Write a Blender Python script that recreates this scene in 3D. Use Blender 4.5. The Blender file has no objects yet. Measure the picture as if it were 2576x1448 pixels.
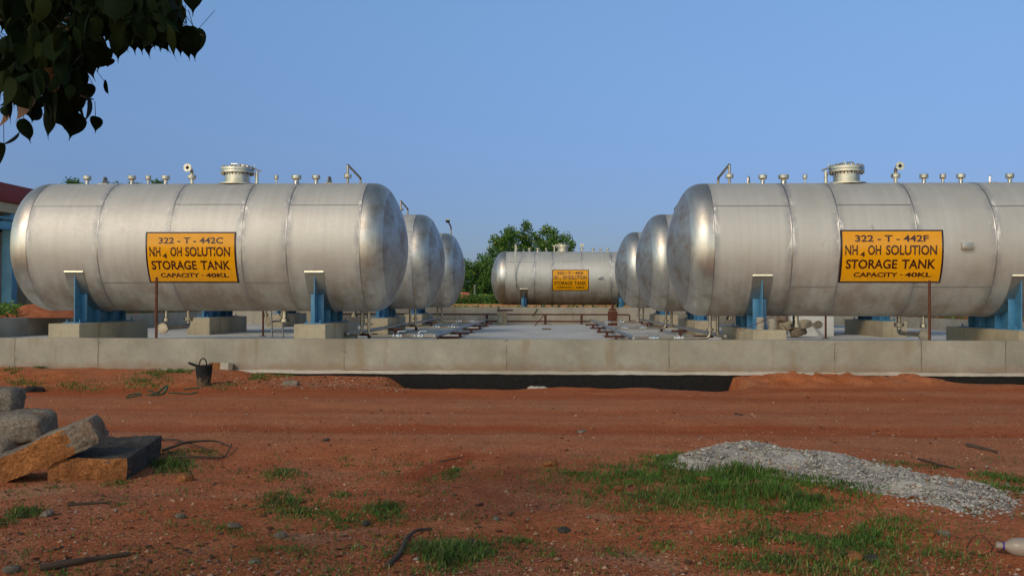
import bpy, bmesh, math, random
import numpy as np
from mathutils import Vector, Matrix, noise
rnd = random.Random(7)
R = math.radians
S = bpy.context.scene
COL = S.collection

# ------------------------------------------------------------------ camera
W2, H2, F = 2576.0, 1448.0, 2480.0          # layout units the photo was measured in
CAMZ = 1.40
YAW, PITCH, ROLL = R(2.0), R(0.76), R(0.10)
cd = bpy.data.cameras.new('camera'); cam = bpy.data.objects.new('camera', cd); COL.objects.link(cam)
cd.sensor_width = 36.0; cd.lens = 36.0 * F / W2; cd.clip_end = 3000; cd.clip_start = 0.05
CM = Matrix.Rotation(YAW, 4, 'Z') @ Matrix.Rotation(R(90) + PITCH, 4, 'X') @ Matrix.Rotation(ROLL, 4, 'Z')
cam.matrix_world = Matrix.Translation((0, 0, CAMZ)) @ CM
S.camera = cam

# ------------------------------------------------------------------ light
SKY_LOW, SKY_MID, SKY_HIGH = (.205, .235, .36, 1), (.385, .42, .565, 1), (.735, .80, .86, 1)
SUN_EL, SUN_AZ = R(36), R(212)              # azimuth clockwise from +Y: behind the camera, to its left
w = bpy.data.worlds.new('World'); S.world = w; w.use_nodes = True
wn = w.node_tree.nodes; wl = w.node_tree.links
bg = wn['Background']; sky = wn.new('ShaderNodeTexSky'); sky.sky_type = 'NISHITA'
sky.sun_disc = False; sky.sun_elevation = SUN_EL; sky.sun_rotation = SUN_AZ
sky.air_density = 1.0; sky.dust_density = 0.4; sky.ozone_density = 3.5; sky.altitude = 0
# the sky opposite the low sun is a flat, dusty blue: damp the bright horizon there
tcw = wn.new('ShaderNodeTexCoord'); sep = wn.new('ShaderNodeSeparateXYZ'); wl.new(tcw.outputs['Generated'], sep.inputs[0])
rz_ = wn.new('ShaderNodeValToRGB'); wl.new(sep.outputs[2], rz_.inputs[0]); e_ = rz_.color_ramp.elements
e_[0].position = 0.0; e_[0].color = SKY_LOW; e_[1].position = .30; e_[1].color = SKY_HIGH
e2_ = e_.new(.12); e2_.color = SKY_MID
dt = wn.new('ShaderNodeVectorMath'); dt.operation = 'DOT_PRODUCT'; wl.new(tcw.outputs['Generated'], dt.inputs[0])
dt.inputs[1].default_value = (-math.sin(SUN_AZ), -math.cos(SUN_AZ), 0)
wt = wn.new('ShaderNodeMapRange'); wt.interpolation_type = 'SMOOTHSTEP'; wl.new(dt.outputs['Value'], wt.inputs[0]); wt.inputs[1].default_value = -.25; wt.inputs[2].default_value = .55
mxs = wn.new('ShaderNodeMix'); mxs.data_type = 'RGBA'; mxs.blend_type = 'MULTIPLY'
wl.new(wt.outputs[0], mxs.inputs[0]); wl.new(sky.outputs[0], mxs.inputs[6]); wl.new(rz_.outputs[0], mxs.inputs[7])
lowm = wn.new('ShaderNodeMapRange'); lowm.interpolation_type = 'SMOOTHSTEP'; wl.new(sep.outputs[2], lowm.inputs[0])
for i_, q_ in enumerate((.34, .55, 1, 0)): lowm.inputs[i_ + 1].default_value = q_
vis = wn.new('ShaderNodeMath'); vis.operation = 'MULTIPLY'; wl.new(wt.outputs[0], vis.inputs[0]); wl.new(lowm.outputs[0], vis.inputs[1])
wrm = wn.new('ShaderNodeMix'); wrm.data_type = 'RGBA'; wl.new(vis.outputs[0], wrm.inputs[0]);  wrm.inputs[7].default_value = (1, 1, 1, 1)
hz_ = wn.new('ShaderNodeValToRGB'); wl.new(sep.outputs[2], hz_.inputs[0]); h_ = hz_.color_ramp.elements     # unseen sky warmed for fill light, horizon behind the viewer brightened for reflections
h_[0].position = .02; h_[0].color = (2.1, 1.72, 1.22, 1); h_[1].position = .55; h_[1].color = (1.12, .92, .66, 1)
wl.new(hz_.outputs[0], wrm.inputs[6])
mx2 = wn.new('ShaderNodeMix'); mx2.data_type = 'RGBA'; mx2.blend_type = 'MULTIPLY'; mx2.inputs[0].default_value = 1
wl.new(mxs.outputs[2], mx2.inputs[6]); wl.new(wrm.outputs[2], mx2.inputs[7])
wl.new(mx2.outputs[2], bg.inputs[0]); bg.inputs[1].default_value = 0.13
sd = bpy.data.lights.new('sun', 'SUN'); sun = bpy.data.objects.new('sun', sd); COL.objects.link(sun)
sd.energy = 1.15; sd.angle = R(13.0); sd.color = (1.0, 0.83, 0.62)
sv = Vector((math.sin(SUN_AZ) * math.cos(SUN_EL), math.cos(SUN_AZ) * math.cos(SUN_EL), math.sin(SUN_EL)))
sun.rotation_euler = sv.to_track_quat('Z', 'Y').to_euler(); sun.location = (-6, -8, 12)
S.view_settings.view_transform = 'Standard'; S.view_settings.look = 'None'
S.view_settings.gamma = 1; S.view_settings.use_curve_mapping = False
S.view_settings.exposure = 0.25

# ------------------------------------------------------------------ helpers
def ray(px, py):
    return (CM.to_3x3() @ Vector(((px - W2 / 2) / F, (H2 / 2 - py) / F, -1.0)))
def at(px, py, Y):
    d = ray(px, py); t = Y / d.y
    return Vector((0, 0, CAMZ)) + d * t
def gnd(px, py, z=0.0):
    d = ray(px, py); t = (z - CAMZ) / d.z
    return Vector((0, 0, CAMZ)) + d * t

def sstep(a, b, x):
    t = min(1.0, max(0.0, (x - a) / (b - a))); return t * t * (3 - 2 * t)

class MB:
    def __init__(s): s.v = []; s.f = []; s.m = []
    def add(s, vs, fs, mi=0):
        o = len(s.v); s.v += [tuple(p) for p in vs]
        for f in fs: s.f.append(tuple(i + o for i in f)); s.m.append(mi)
        return s
    def box(s, c, d, rot=None, mi=0):
        vs = [Vector((x * d[0] / 2, y * d[1] / 2, z * d[2] / 2)) for x in (-1, 1) for y in (-1, 1) for z in (-1, 1)]
        if rot is not None: vs = [rot @ p for p in vs]
        c = Vector(c)
        return s.add([p + c for p in vs], [(0, 1, 3, 2), (4, 6, 7, 5), (0, 4, 5, 1), (2, 3, 7, 6), (0, 2, 6, 4), (1, 5, 7, 3)], mi)
    def lathe(s, prof, o=(0, 0, 0), ax=(0, 0, 1), n=24, mi=0, caps=False, mis=None):
        ax = Vector(ax).normalized(); u = ax.orthogonal().normalized(); q = ax.cross(u); o = Vector(o)
        vs = []
        for a, r in prof:
            for k in range(n):
                t = 2 * math.pi * k / n
                vs.append(o + ax * a + (u * math.cos(t) + q * math.sin(t)) * r)
        for i in range(len(prof) - 1):
            fs = [(i * n + k, i * n + (k + 1) % n, (i + 1) * n + (k + 1) % n, (i + 1) * n + k) for k in range(n)]
            if i == 0: base = len(s.v); s.v += [tuple(p) for p in vs]
            for f in fs: s.f.append(tuple(j + base for j in f)); s.m.append(mis[i] if mis else mi)
        if caps:
            s.f.append(tuple(base + k for k in reversed(range(n)))); s.m.append(mis[0] if mis else mi)
            L = (len(prof) - 1) * n
            s.f.append(tuple(base + L + k for k in range(n))); s.m.append(mis[-1] if mis else mi)
        return s
    def cyl(s, p0, p1, r0, r1=None, n=14, mi=0):
        p0 = Vector(p0); p1 = Vector(p1); d = p1 - p0
        return s.lathe([(0, r0), (d.length, r0 if r1 is None else r1)], p0, d, n, mi, True)
    def tube(s, pts, r, n=10, mi=0, caps=True):
        pts = [Vector(p) for p in pts]; N = len(pts)
        rs = r if isinstance(r, (list, tuple)) else [r] * N
        d0 = (pts[1] - pts[0]).normalized(); u = d0.orthogonal().normalized(); vs = []
        for i, p in enumerate(pts):
            a = (pts[i] - pts[i - 1]).normalized() if i else d0
            b = (pts[i + 1] - pts[i]).normalized() if i < N - 1 else a
            t = (a + b).normalized() if (a + b).length > 1e-6 else b
            u = (u - t * u.dot(t)).normalized(); q = t.cross(u)
            for k in range(n):
                g = 2 * math.pi * k / n
                vs.append(p + (u * math.cos(g) + q * math.sin(g)) * rs[i])
        fs = []
        for i in range(N - 1):
            fs += [(i * n + k, i * n + (k + 1) % n, (i + 1) * n + (k + 1) % n, (i + 1) * n + k) for k in range(n)]
        if caps: fs += [tuple(reversed(range(n))), tuple((N - 1) * n + k for k in range(n))]
        return s.add(vs, fs, mi)
    def build(s, name, mats, parent=None, smooth=True, ang=35, bevel=0.0, loc=None):
        me = bpy.data.meshes.new(name); me.from_pydata(s.v, [], s.f)
        mats = mats if isinstance(mats, (list, tuple)) else [mats]
        for m in mats: me.materials.append(m)
        if len(mats) > 1: me.polygons.foreach_set('material_index', s.m)
        if bevel > 0:
            bm = bmesh.new(); bm.from_mesh(me)
            es = [e for e in bm.edges if len(e.link_faces) == 2 and e.calc_face_angle(0) > R(30)]
            bmesh.ops.bevel(bm, geom=es, offset=bevel, segments=2, affect='EDGES', profile=0.6)
            bm.to_mesh(me); bm.free()
        if smooth:
            me.polygons.foreach_set('use_smooth', [True] * len(me.polygons))
            me.set_sharp_from_angle(angle=R(ang))
        me.update()
        o = bpy.data.objects.new(name, me); COL.objects.link(o)
        if parent is not None: o.parent = parent
        if loc is not None: o.location = loc
        return o

def fillet(pts, rad, k=5):
    pts = [Vector(p) for p in pts]; out = [pts[0]]
    for i in range(1, len(pts) - 1):
        a = (pts[i - 1] - pts[i]); b = (pts[i + 1] - pts[i])
        r = min(rad, a.length * .49, b.length * .49)
        A = pts[i] + a.normalized() * r; B = pts[i] + b.normalized() * r
        for j in range(k + 1):
            t = j / k; out.append(A * (1 - t) ** 2 + pts[i] * 2 * t * (1 - t) + B * t * t)
    out.append(pts[-1]); return out

def tag(o, label=None, cat=None, group=None, kind=None):
    if label: o['label'] = label
    if cat: o['category'] = cat
    if group: o['group'] = group
    if kind: o['kind'] = kind
    return o
def thing(name, label, cat, loc=(0, 0, 0), rz=0.0, group=None):
    o = bpy.data.objects.new(name, None); COL.objects.link(o); o.empty_display_size = .2
    o.location = loc; o.rotation_euler = (0, 0, rz)
    return tag(o, label, cat, group)

# ------------------------------------------------------------------ materials
class NT:
    def __init__(s, name):
        s.mat = bpy.data.materials.new(name); s.mat.use_nodes = True
        s.t = s.mat.node_tree; s.p = s.t.nodes['Principled BSDF']; s._tc = None
    def n(s, kind, **kw):
        x = s.t.nodes.new(kind)
        for k, v in kw.items(): setattr(x, k, v)
        return x
    def l(s, a, b): s.t.links.new(a, b)
    def put(s, sock, v):
        if isinstance(v, bpy.types.NodeSocket): s.l(v, sock)
        else:
            if isinstance(v, tuple) and len(v) == 3 and sock.type == 'RGBA': v = v + (1,)
            sock.default_value = v
    def co(s):
        if s._tc is None: s._tc = s.n('ShaderNodeTexCoord')
        return s._tc.outputs['Object']
    def mp(s, scale=(1, 1, 1), loc=(0, 0, 0), rot=(0, 0, 0), src=None):
        m = s.n('ShaderNodeMapping'); s.l(src or s.co(), m.inputs[0])
        m.inputs[1].default_value = loc; m.inputs[2].default_value = rot; m.inputs[3].default_value = scale
        return m.outputs[0]
    def noise(s, scale=5, detail=4, rough=.55, vec=None, dist=0.0):
        x = s.n('ShaderNodeTexNoise'); s.l(vec or s.co(), x.inputs['Vector'])
        x.inputs['Scale'].default_value = scale; x.inputs['Detail'].default_value = detail
        x.inputs['Roughness'].default_value = rough; x.inputs['Distortion'].default_value = dist
        return x.outputs[0]
    def voro(s, scale=20, vec=None, out='Distance', feat='F1'):
        x = s.n('ShaderNodeTexVoronoi'); x.feature = feat; s.l(vec or s.co(), x.inputs['Vector']); x.inputs['Scale'].default_value = scale
        return x.outputs[out]
    def ramp(s, fac, stops, interp='LINEAR'):
        x = s.n('ShaderNodeValToRGB'); e = x.color_ramp.elements; x.color_ramp.interpolation = interp
        while len(e) < len(stops): e.new(.5)
        for i, (p, c) in enumerate(stops):
            e[i].position = p; e[i].color = (c + (1,)) if isinstance(c, tuple) else (c, c, c, 1)
        s.l(fac, x.inputs[0]); return x.outputs[0]
    def mix(s, fac, a, b, mode='MIX'):
        x = s.n('ShaderNodeMix', data_type='RGBA', blend_type=mode)
        s.put(x.inputs[0], fac); s.put(x.inputs[6], a); s.put(x.inputs[7], b); return x.outputs[2]
    def math(s, op, a, b=0.0, c=0.0):
        x = s.n('ShaderNodeMath', operation=op); s.put(x.inputs[0], a); s.put(x.inputs[1], b); s.put(x.inputs[2], c); return x.outputs[0]
    def mr(s, v, a, b, c=0.0, d=1.0, smooth=True):
        x = s.n('ShaderNodeMapRange'); x.interpolation_type = 'SMOOTHSTEP' if smooth else 'LINEAR'
        s.put(x.inputs[0], v)
        for i, q in enumerate((a, b, c, d)): x.inputs[i + 1].default_value = q
        return x.outputs[0]
    def sep(s, v=None):
        x = s.n('ShaderNodeSeparateXYZ'); s.l(v or s.co(), x.inputs[0]); return x.outputs
    def bump(s, h, strength=.3, dist=.02):
        x = s.n('ShaderNodeBump'); x.inputs['Strength'].default_value = strength; x.inputs['Distance'].default_value = dist
        s.l(h, x.inputs['Height']); s.l(x.outputs[0], s.p.inputs['Normal'])
    def done(s, color=None, rough=None, metal=None, spec=None):
        if color is not None: s.put(s.p.inputs['Base Color'], color)
        if rough is not None: s.put(s.p.inputs['Roughness'], rough)
        if metal is not None: s.put(s.p.inputs['Metallic'], metal)
        if spec is not None: s.put(s.p.inputs['Specular IOR Level'], spec)
        return s.mat

def simple(name, c, rough=.6, metal=0.0, var=.25, scale=8, bump=0.0, spec=.5):
    t = NT(name); n = t.noise(scale, 5, .6)
    a = tuple(x * (1 - var) for x in c); b = tuple(min(1, x * (1 + var)) for x in c)
    if bump: t.bump(t.noise(scale * 5, 5, .65), bump, .01)
    return t.done(t.ramp(n, [(.3, a), (.7, b)]), rough, metal, spec)

def concrete(name, c=(.40, .37, .31), stain=(.24, .19, .12), joints=(), dark=.0, streak=.5):
    t = NT(name)
    big = t.noise(1.1, 6, .62); fine = t.noise(14, 6, .7); pits = t.noise(48, 3, .6)
    col = t.ramp(big, [(.3, tuple(x * .70 for x in c)), (.5, c), (.7, tuple(min(1, x * 1.22) for x in c))])
    col = t.mix(t.mr(fine, .35, .75, 0, .35), col, tuple(x * .72 for x in c))
    st = t.noise(1.0, 5, .6, t.mp((3.2, 3.2, .55)))
    col = t.mix(t.mr(st, .54, .70, 0, streak), col, stain)
    col = t.mix(t.mr(t.noise(.7, 5, .65, t.mp((1, 1, 1.4), (5, 9, 2))), .46, .62, 0, .35), col, tuple(q * w_ for q, w_ in zip(c, (.80, .72, .58))))
    st2 = t.noise(2.3, 4, .6, t.mp((1, 1, 1), (9, 3, 5)))
    col = t.mix(t.mr(st2, .6, .72, 0, .35), col, tuple(x * 1.25 for x in c))
    col = t.mix(t.mr(pits, .66, .72, 0, .55), col, tuple(x * .42 for x in c))
    h = t.math('MULTIPLY_ADD', fine, .5, t.math('MULTIPLY', pits, .6))
    if joints:
        x = t.sep()[0]; x = t.math('ADD', x, t.math('MULTIPLY', t.math('SUBTRACT', t.noise(5, 3), .5), .03)); m = None
        for j in joints:
            d = t.math('ABSOLUTE', t.math('SUBTRACT', x, j)); m = d if m is None else t.math('MINIMUM', m, d)
        jm = t.math('MULTIPLY', t.mr(m, .003, .016, 1, 0), t.mr(t.noise(3, 4), .4, .55, .15, .85))
        col = t.mix(jm, col, (.13, .10, .075))
        mud = t.math('MULTIPLY', t.mr(t.math('ADD', t.sep()[2], t.math('MULTIPLY', t.noise(4, 5, .7), -.35)), -.02, .16, 1, 0), .5)
        col = t.mix(mud, col, (.24, .125, .07))
        wide = t.math('MULTIPLY', t.mr(m, .0, .12, 1, 0), t.mr(t.noise(9, 4), .5, .65, 0, .7))
        col = t.mix(wide, col, tuple(q * .55 for q in c))
    t.bump(h, .35, .012)
    return t.done(col, .86, 0, .3)

SEAMS = [-3.365, -1.918, -.447, 1.0, 1.894, 3.365]
def shell_mat(name, sgn):
    t = NT(name); o = t.sep(); xx = t.math('MULTIPLY', o[0], sgn)
    m = None
    for q in SEAMS:
        d = t.math('ABSOLUTE', t.math('SUBTRACT', xx, q)); m = d if m is None else t.math('MINIMUM', m, d)
    info = t.n('ShaderNodeObjectInfo')
    off = t.n('ShaderNodeVectorMath', operation='ADD'); t.l(t.co(), off.inputs[0])
    sc = t.n('ShaderNodeVectorMath', operation='SCALE'); sc.inputs[0].default_value = (37, 21, 9); t.l(info.outputs['Random'], sc.inputs['Scale'])
    t.l(sc.outputs[0], off.inputs[1]); co = off.outputs[0]
    streak = t.noise(1.0, 6, .6, t.mp((9, .35, .35), src=co)); big = t.noise(.8, 5, .6, co); fine = t.noise(24, 4, .7, co)
    base = t.ramp(streak, [(.2, (.53, .515, .485)), (.5, (.575, .56, .53)), (.8, (.625, .61, .58))])
    base = t.mix(t.mr(big, .42, .72, 0, .35), base, (.40, .375, .335))
    # heat tint beside the welds, chalk smears, rust spots
    tint = t.math('MULTIPLY', t.mr(m, .02, .17, 1, 0), t.mr(t.noise(2.6, 4, .6, co), .35, .65, .1, .55))
    base = t.mix(tint, base, (.24, .25, .29))
    ch = t.math('MULTIPLY', t.mr(m, .0, .16, 1, 0), t.mr(t.noise(3.4, 5, .68, t.mp((2.4, 1, .8), (3, 1, 7), src=co)), .53, .60, 0, 1))
    ch = t.math('MULTIPLY', ch, t.mr(o[2], 1.3, 1.75, 0, 1)); ch = t.math('MULTIPLY', ch, t.mr(o[2], 2.35, 2.6, 1, 0))
    chalk = t.math('MULTIPLY', ch, .95); base = t.mix(chalk, base, (.86, .85, .82))
    spots = t.math('MULTIPLY', t.mr(t.voro(5.5, co), .03, .055, 1, 0), t.mr(t.noise(1.1, 2, .5, co), .54, .62, 0, .75))
    base = t.mix(spots, base, (.12, .085, .055))
    rust = t.math('MULTIPLY', t.mr(o[2], .4, 1.7, 1, 0), t.mr(t.noise(1.3, 6, .65, t.mp((1.6, 1, .7), src=co)), .36, .66, .05, .6))  # brown deepening downward paints the ground's reflection together with rust stain
    base = t.mix(rust, base, (.26, .15, .085))
    rough = t.mr(fine, .3, .7, .56, .66)
    rough = t.math('ADD', rough, t.math('MULTIPLY', chalk, .3))
    met = t.math('SUBTRACT', .50, t.math('MULTIPLY', chalk, .55))
    t.bump(t.math('ADD', t.math('MULTIPLY', t.noise(1.9, 3, .5, co), 1.0), t.math('MULTIPLY', fine, .05)), .22, .06)
    scf = t.math('MULTIPLY', t.mr(t.noise(1.0, 5, .7, t.mp((7, 7, .9), (2, 5, 1), src=co)), .66, .70, 0, 1), t.mr(t.noise(.7, 2, .5, co), .5, .6, 0, .6))
    base = t.mix(scf, base, (.33, .29, .24))
    return t.done(base, rough, met)

def steel(name, c=(.58, .565, .53), r0=.2, r1=.36, dirt=(.27, .2, .14), damt=.4, brush=None, bump=.1, dlo=.5):
    t = NT(name); n = t.noise(2.0, 6, .65); f = t.noise(1.0, 5, .6, t.mp(brush or (4, 40, 40)))
    col = t.ramp(f, [(.25, tuple(x * .84 for x in c)), (.75, tuple(min(1, x * 1.12) for x in c))])
    col = t.mix(t.mr(n, dlo, .74, 0, damt), col, dirt)
    t.bump(t.math('MULTIPLY_ADD', f, .15, t.noise(3.2, 3, .5)), bump, .03)
    return t.done(col, t.mr(n, .3, .75, r0, r1), 1.0)

M = {}
M['shell'] = shell_mat('shell_steel', 1.0); M['shell_m'] = shell_mat('shell_steel_mirrored', -1.0)
M['weld'] = steel('weld_bead', (.44, .42, .40), .35, .5, (.2, .17, .15), .6)
M['knuckle'] = steel('head_knuckle_polished', (.62, .60, .56), .42, .54, (.34, .24, .16), .7, (14, 3, 3), .18, .45)
M['crown'] = steel('head_crown_dull', (.46, .455, .45), .50, .62, (.27, .165, .10), .8, (6, 6, 6), .12, .43)
M['fit'] = steel('fitting_steel', (.50, .47, .42), .22, .34, (.30, .24, .17), .35, (8, 8, 20))
M['bolt'] = steel('bolt_steel', (.30, .26, .21), .35, .5, (.16, .11, .07), .6)
M['valve'] = steel('valve_bright_steel', (.78, .77, .75), .14, .24, (.5, .45, .4), .3)
M['pipe'] = steel('bare_pipe_steel', (.40, .35, .29), .36, .5, (.25, .16, .10), .75, (10, 10, 3))
M['header'] = steel('grey_header_pipe', (.38, .355, .32), .4, .55, (.30, .25, .2), .4)
M['blue'] = simple('saddle_blue_paint', (.055, .20, .36), .42, 0, .18, 5)
M['bluelight'] = simple('column_blue_paint', (.10, .28, .44), .5, 0, .15, 4)
M['wear'] = steel('wear_plate', (.50, .48, .44), .4, .5, (.36, .28, .2), .4)
M['yellow'] = simple('sign_yellow_enamel', (.80, .35, .004), .22, 0, .07, 3, 0, .4)
M['black'] = simple('sign_black_enamel', (.022, .012, .018), .26, 0, .2, 4)
M['letter'] = simple('sign_lettering_maroon', (.050, .012, .008), .28, 0, .2, 9)
M['strap'] = simple('teal_strapping', (.035, .115, .075), .5, 0, .3, 9)
M['rust'] = simple('rusty_steel', (.115, .042, .025), .8, 0, .4, 12, .4, .25)
M['rustdk'] = simple('primer_brown_steel', (.085, .032, .022), .7, 0, .3, 9, .2, .3)
# --- builders follow
M['wall'] = concrete('bund_concrete', (.345, .33, .28), (.26, .20, .12), [at(p, 900, 17.6).x for p in (37, 247, 866, 1275, 1683, 2100, 2318, 2530)], streak=.55)
M['wall2'] = concrete('inner_bund_concrete', (.40, .37, .31), (.25, .18, .12))
M['pier'] = concrete('pedestal_concrete', (.40, .345, .25), (.30, .19, .09), streak=.6)
M['ledge'] = concrete('ledge_mortar', (.50, .465, .41), (.3, .24, .17), streak=.3)
M['bitumen'] = simple('bitumen_coating', (.013, .012, .012), .75, 0, .4, 14, .5, .2)
M['tan'] = simple('tan_rendered_wall', (.44, .24, .12), .9, 0, .2, 2, .2, .2)

def slab_mat():
    t = NT('slab_concrete'); a = t.noise(.9, 6, .65); f = t.noise(9, 5, .7)
    col = t.ramp(a, [(.3, (.42, .415, .39)), (.5, (.54, .53, .50)), (.7, (.64, .63, .60))])
    col = t.mix(t.mr(f, .5, .75, 0, .5), col, (.27, .26, .24))
    col = t.mix(t.mr(t.noise(.5, 4, .6, t.mp((1, 1, 1), (4, 8, 0))), .56, .68, 0, .6), col, (.20, .18, .155))
    t.bump(f, .3, .01); return t.done(col, .8, 0, .3)
M['slab'] = slab_mat()

def soil_mat():
    t = NT('red_soil'); o = t.sep(); Y = o[1]; X = o[0]
    big = t.noise(.35, 6, .62); mid = t.noise(2.2, 6, .66); fine = t.noise(18, 5, .7); flat = t.noise(1.0, 5, .62, t.mp((.30, 2.6, 1)))
    v = t.voro(42); v2 = t.voro(95)
    col = t.ramp(mid, [(.25, (.35, .085, .028)), (.5, (.53, .155, .054)), (.75, (.63, .24, .105))])
    col = t.mix(t.mr(big, .42, .66, 0, .6), col, (.37, .185, .118))
    # packed vehicle track: paler, with streaks along the road
    wob = t.math('MULTIPLY', t.math('SUBTRACT', t.noise(.35, 3), .5), 1.1)
    yy = t.math('ADD', Y, wob)
    road = t.math('MULTIPLY', t.mr(yy, 8.6, 10.2), t.mr(yy, 16.0, 14.8))
    col = t.mix(t.math('MULTIPLY', road, .62), col, t.ramp(flat, [(.3, (.42, .140, .060)), (.55, (.50, .205, .102)), (.8, (.55, .265, .15))]))
    # loose orange-red ruts: real bands of fresher soil running along the road
    def rut(yc, hw, amt, slope=0.0, sl=3):
        d = t.math('ABSOLUTE', t.math('SUBTRACT', t.math('ADD', t.math('ADD', Y, t.math('MULTIPLY', X, slope)), t.math('MULTIPLY', t.math('SUBTRACT', t.noise(.8, sl), .5), .7)), yc))
        return t.math('MULTIPLY', t.mr(d, hw * .35, hw, 1, 0), t.math('MULTIPLY', t.mr(flat, .32, .6, .25, 1), amt))
    for r_ in (rut(10.9, .62, .85, -.03), rut(14.75, .8, .7, .05), rut(12.6, .35, .45, -.02), rut(15.6, .5, .6, -.04)):
        col = t.mix(r_, col, (.40, .080, .018))
    # grey fines and gravelly grit near the viewer
    near = t.mr(yy, 9.2, 7.2)
    col = t.mix(t.math('MULTIPLY', near, t.mr(t.noise(1.2, 4, .6, t.mp((1, 1, 1), (3, 5, 0))), .40, .66, 0, .55)), col, (.43, .11, .040))
    col = t.mix(t.math('MULTIPLY', t.mr(t.noise(.8, 4, .6, t.mp((1, 1, 1), (13, 5, 0))), .56, .66, 0, .6), near), col, (.52, .30, .18))
    grit = t.ramp(t.voro(42, out='Color'), [(.0, .62), (.5, 1.0), (1.0, 1.42)])
    col = t.mix(t.mr(near, 0, 1, .75, .9), col, grit, 'MULTIPLY')
    col = t.mix(t.mr(v, .0, .22, .0, .28), col, (.10, .038, .022))
    col = t.mix(t.mr(fine, .62, .74, 0, .5), col, (.11, .045, .026))
    A_, B_ = gnd(1010, 1212), gnd(1195, 1135); dx_, dy_ = B_.x - A_.x, B_.y - A_.y; L_ = math.hypot(dx_, dy_); nx_, ny_ = -dy_ / L_, dx_ / L_     # loose red soil dragged across
    dd = t.math('ABSOLUTE', t.math('ADD', t.math('ADD', t.math('MULTIPLY', X, nx_), t.math('MULTIPLY', Y, ny_)), t.math('ADD', -(A_.x * nx_ + A_.y * ny_), t.math('MULTIPLY', t.math('SUBTRACT', t.noise(2.5, 4), .5), .35))))
    dl = t.math('ADD', t.math('MULTIPLY', X, dx_ / L_), t.math('MULTIPLY', Y, dy_ / L_)); d0 = A_.x * dx_ / L_ + A_.y * dy_ / L_
    seg = t.math('MULTIPLY', t.mr(dl, d0 - .1, d0 + .25), t.mr(dl, d0 + L_ + .1, d0 + L_ - .3))
    col = t.mix(t.math('MULTIPLY', t.math('MULTIPLY', t.mr(dd, .05, .22, 1, 0), seg), .8), col, (.30, .060, .020))
    # far ground beyond the bund turns to scrub
    col = t.mix(t.mr(Y, 19, 23), col, t.ramp(mid, [(.4, (.07, .10, .028)), (.62, (.30, .12, .06))]))
    h = t.math('ADD', t.math('MULTIPLY', v, -.7), t.math('ADD', t.math('MULTIPLY', fine, .9), t.math('MULTIPLY', v2, -.35)))
    t.bump(h, .55, .022)
    return t.done(col, .95, 0, .12)
M['soil'] = soil_mat()
def leafy(name, c, rough=.55, trans=.25):
    t = NT(name); n = t.noise(3.5, 3, .6)
    col = t.ramp(n, [(.3, tuple(x * .65 for x in c)), (.7, tuple(x * 1.3 for x in c))])
    p = t.p; tr = t.n('ShaderNodeBsdfTranslucent'); mx = t.n('ShaderNodeMixShader'); mx.inputs[0].default_value = trans
    t.put(p.inputs['Base Color'], col); p.inputs['Roughness'].default_value = rough; p.inputs['Specular IOR Level'].default_value = .3
    t.l(col, tr.inputs[0]); out = t.t.nodes['Material Output']
    t.l(p.outputs[0], mx.inputs[1]); t.l(tr.outputs[0], mx.inputs[2]); t.l(mx.outputs[0], out.inputs[0]); return t.mat
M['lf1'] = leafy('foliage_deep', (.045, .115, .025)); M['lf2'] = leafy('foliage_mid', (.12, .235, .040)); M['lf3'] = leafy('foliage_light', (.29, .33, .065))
def matte(m): m.node_tree.nodes['Principled BSDF'].inputs['Specular IOR Level'].default_value = .06; return m
M['peepal'] = matte(leafy('broad_leaf', (.006, .0135, .0035), .7, .04)); M['peepal2'] = matte(leafy('broad_leaf_olive', (.017, .026, .006), .7, .08))
M['ember'] = leafy('broad_leaf_ochre', (.20, .09, .03), .5, .2)
M['g1'] = leafy('grass_green', (.080, .175, .022), .6, .25); M['g2'] = leafy('grass_dull', (.085, .115, .030), .6, .2); M['g3'] = leafy('grass_straw', (.26, .24, .075), .7, .2)
M['bark'] = simple('bark', (.075, .048, .032), .9, 0, .35, 6, .6)
def stone_mat(name, c, c2):
    t = NT(name); a = t.noise(2.6, 6, .68); f = t.noise(34, 6, .72); v = t.voro(60, out='Color'); m = t.noise(9, 5, .65)
    col = t.ramp(a, [(.3, c2), (.55, c), (.75, tuple(min(1, q * 1.35) for q in c))])
    col = t.mix(.55, col, t.ramp(v, [(.0, .45), (.5, .95), (1.0, 1.6)]), 'MULTIPLY')
    col = t.mix(t.mr(m, .56, .68, 0, .65), col, tuple(q * .4 for q in c2)); col = t.mix(t.mr(t.noise(1.7, 4, .6, t.mp((1, 1, 1), (7, 2, 1))), .55, .7, 0, .5), col, (.22, .085, .04))
    t.bump(t.math('MULTIPLY_ADD', m, 1.6, f), .9, .03); return t.done(col, .95, 0, .15)
M['granite'] = stone_mat('weathered_granite', (.25, .215, .175), (.15, .115, .085))
M['orange_stone'] = stone_mat('soil_stained_granite', (.36, .15, .055), (.22, .085, .035))
M['dark_stone'] = stone_mat('lichen_dark_granite', (.085, .077, .072), (.05, .043, .038))
M['dark'] = simple('painted_shade_dark', (.012, .012, .014), .9)  # near-black colour standing in for shade in bores, holes and the recess
M['rubber'] = simple('black_rubber', (.018, .018, .020), .75, 0, .35, 8, .3, .25)
M['dried'] = simple('cement_spatter', (.20, .15, .11), .9, 0, .4, 10, .4)

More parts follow.
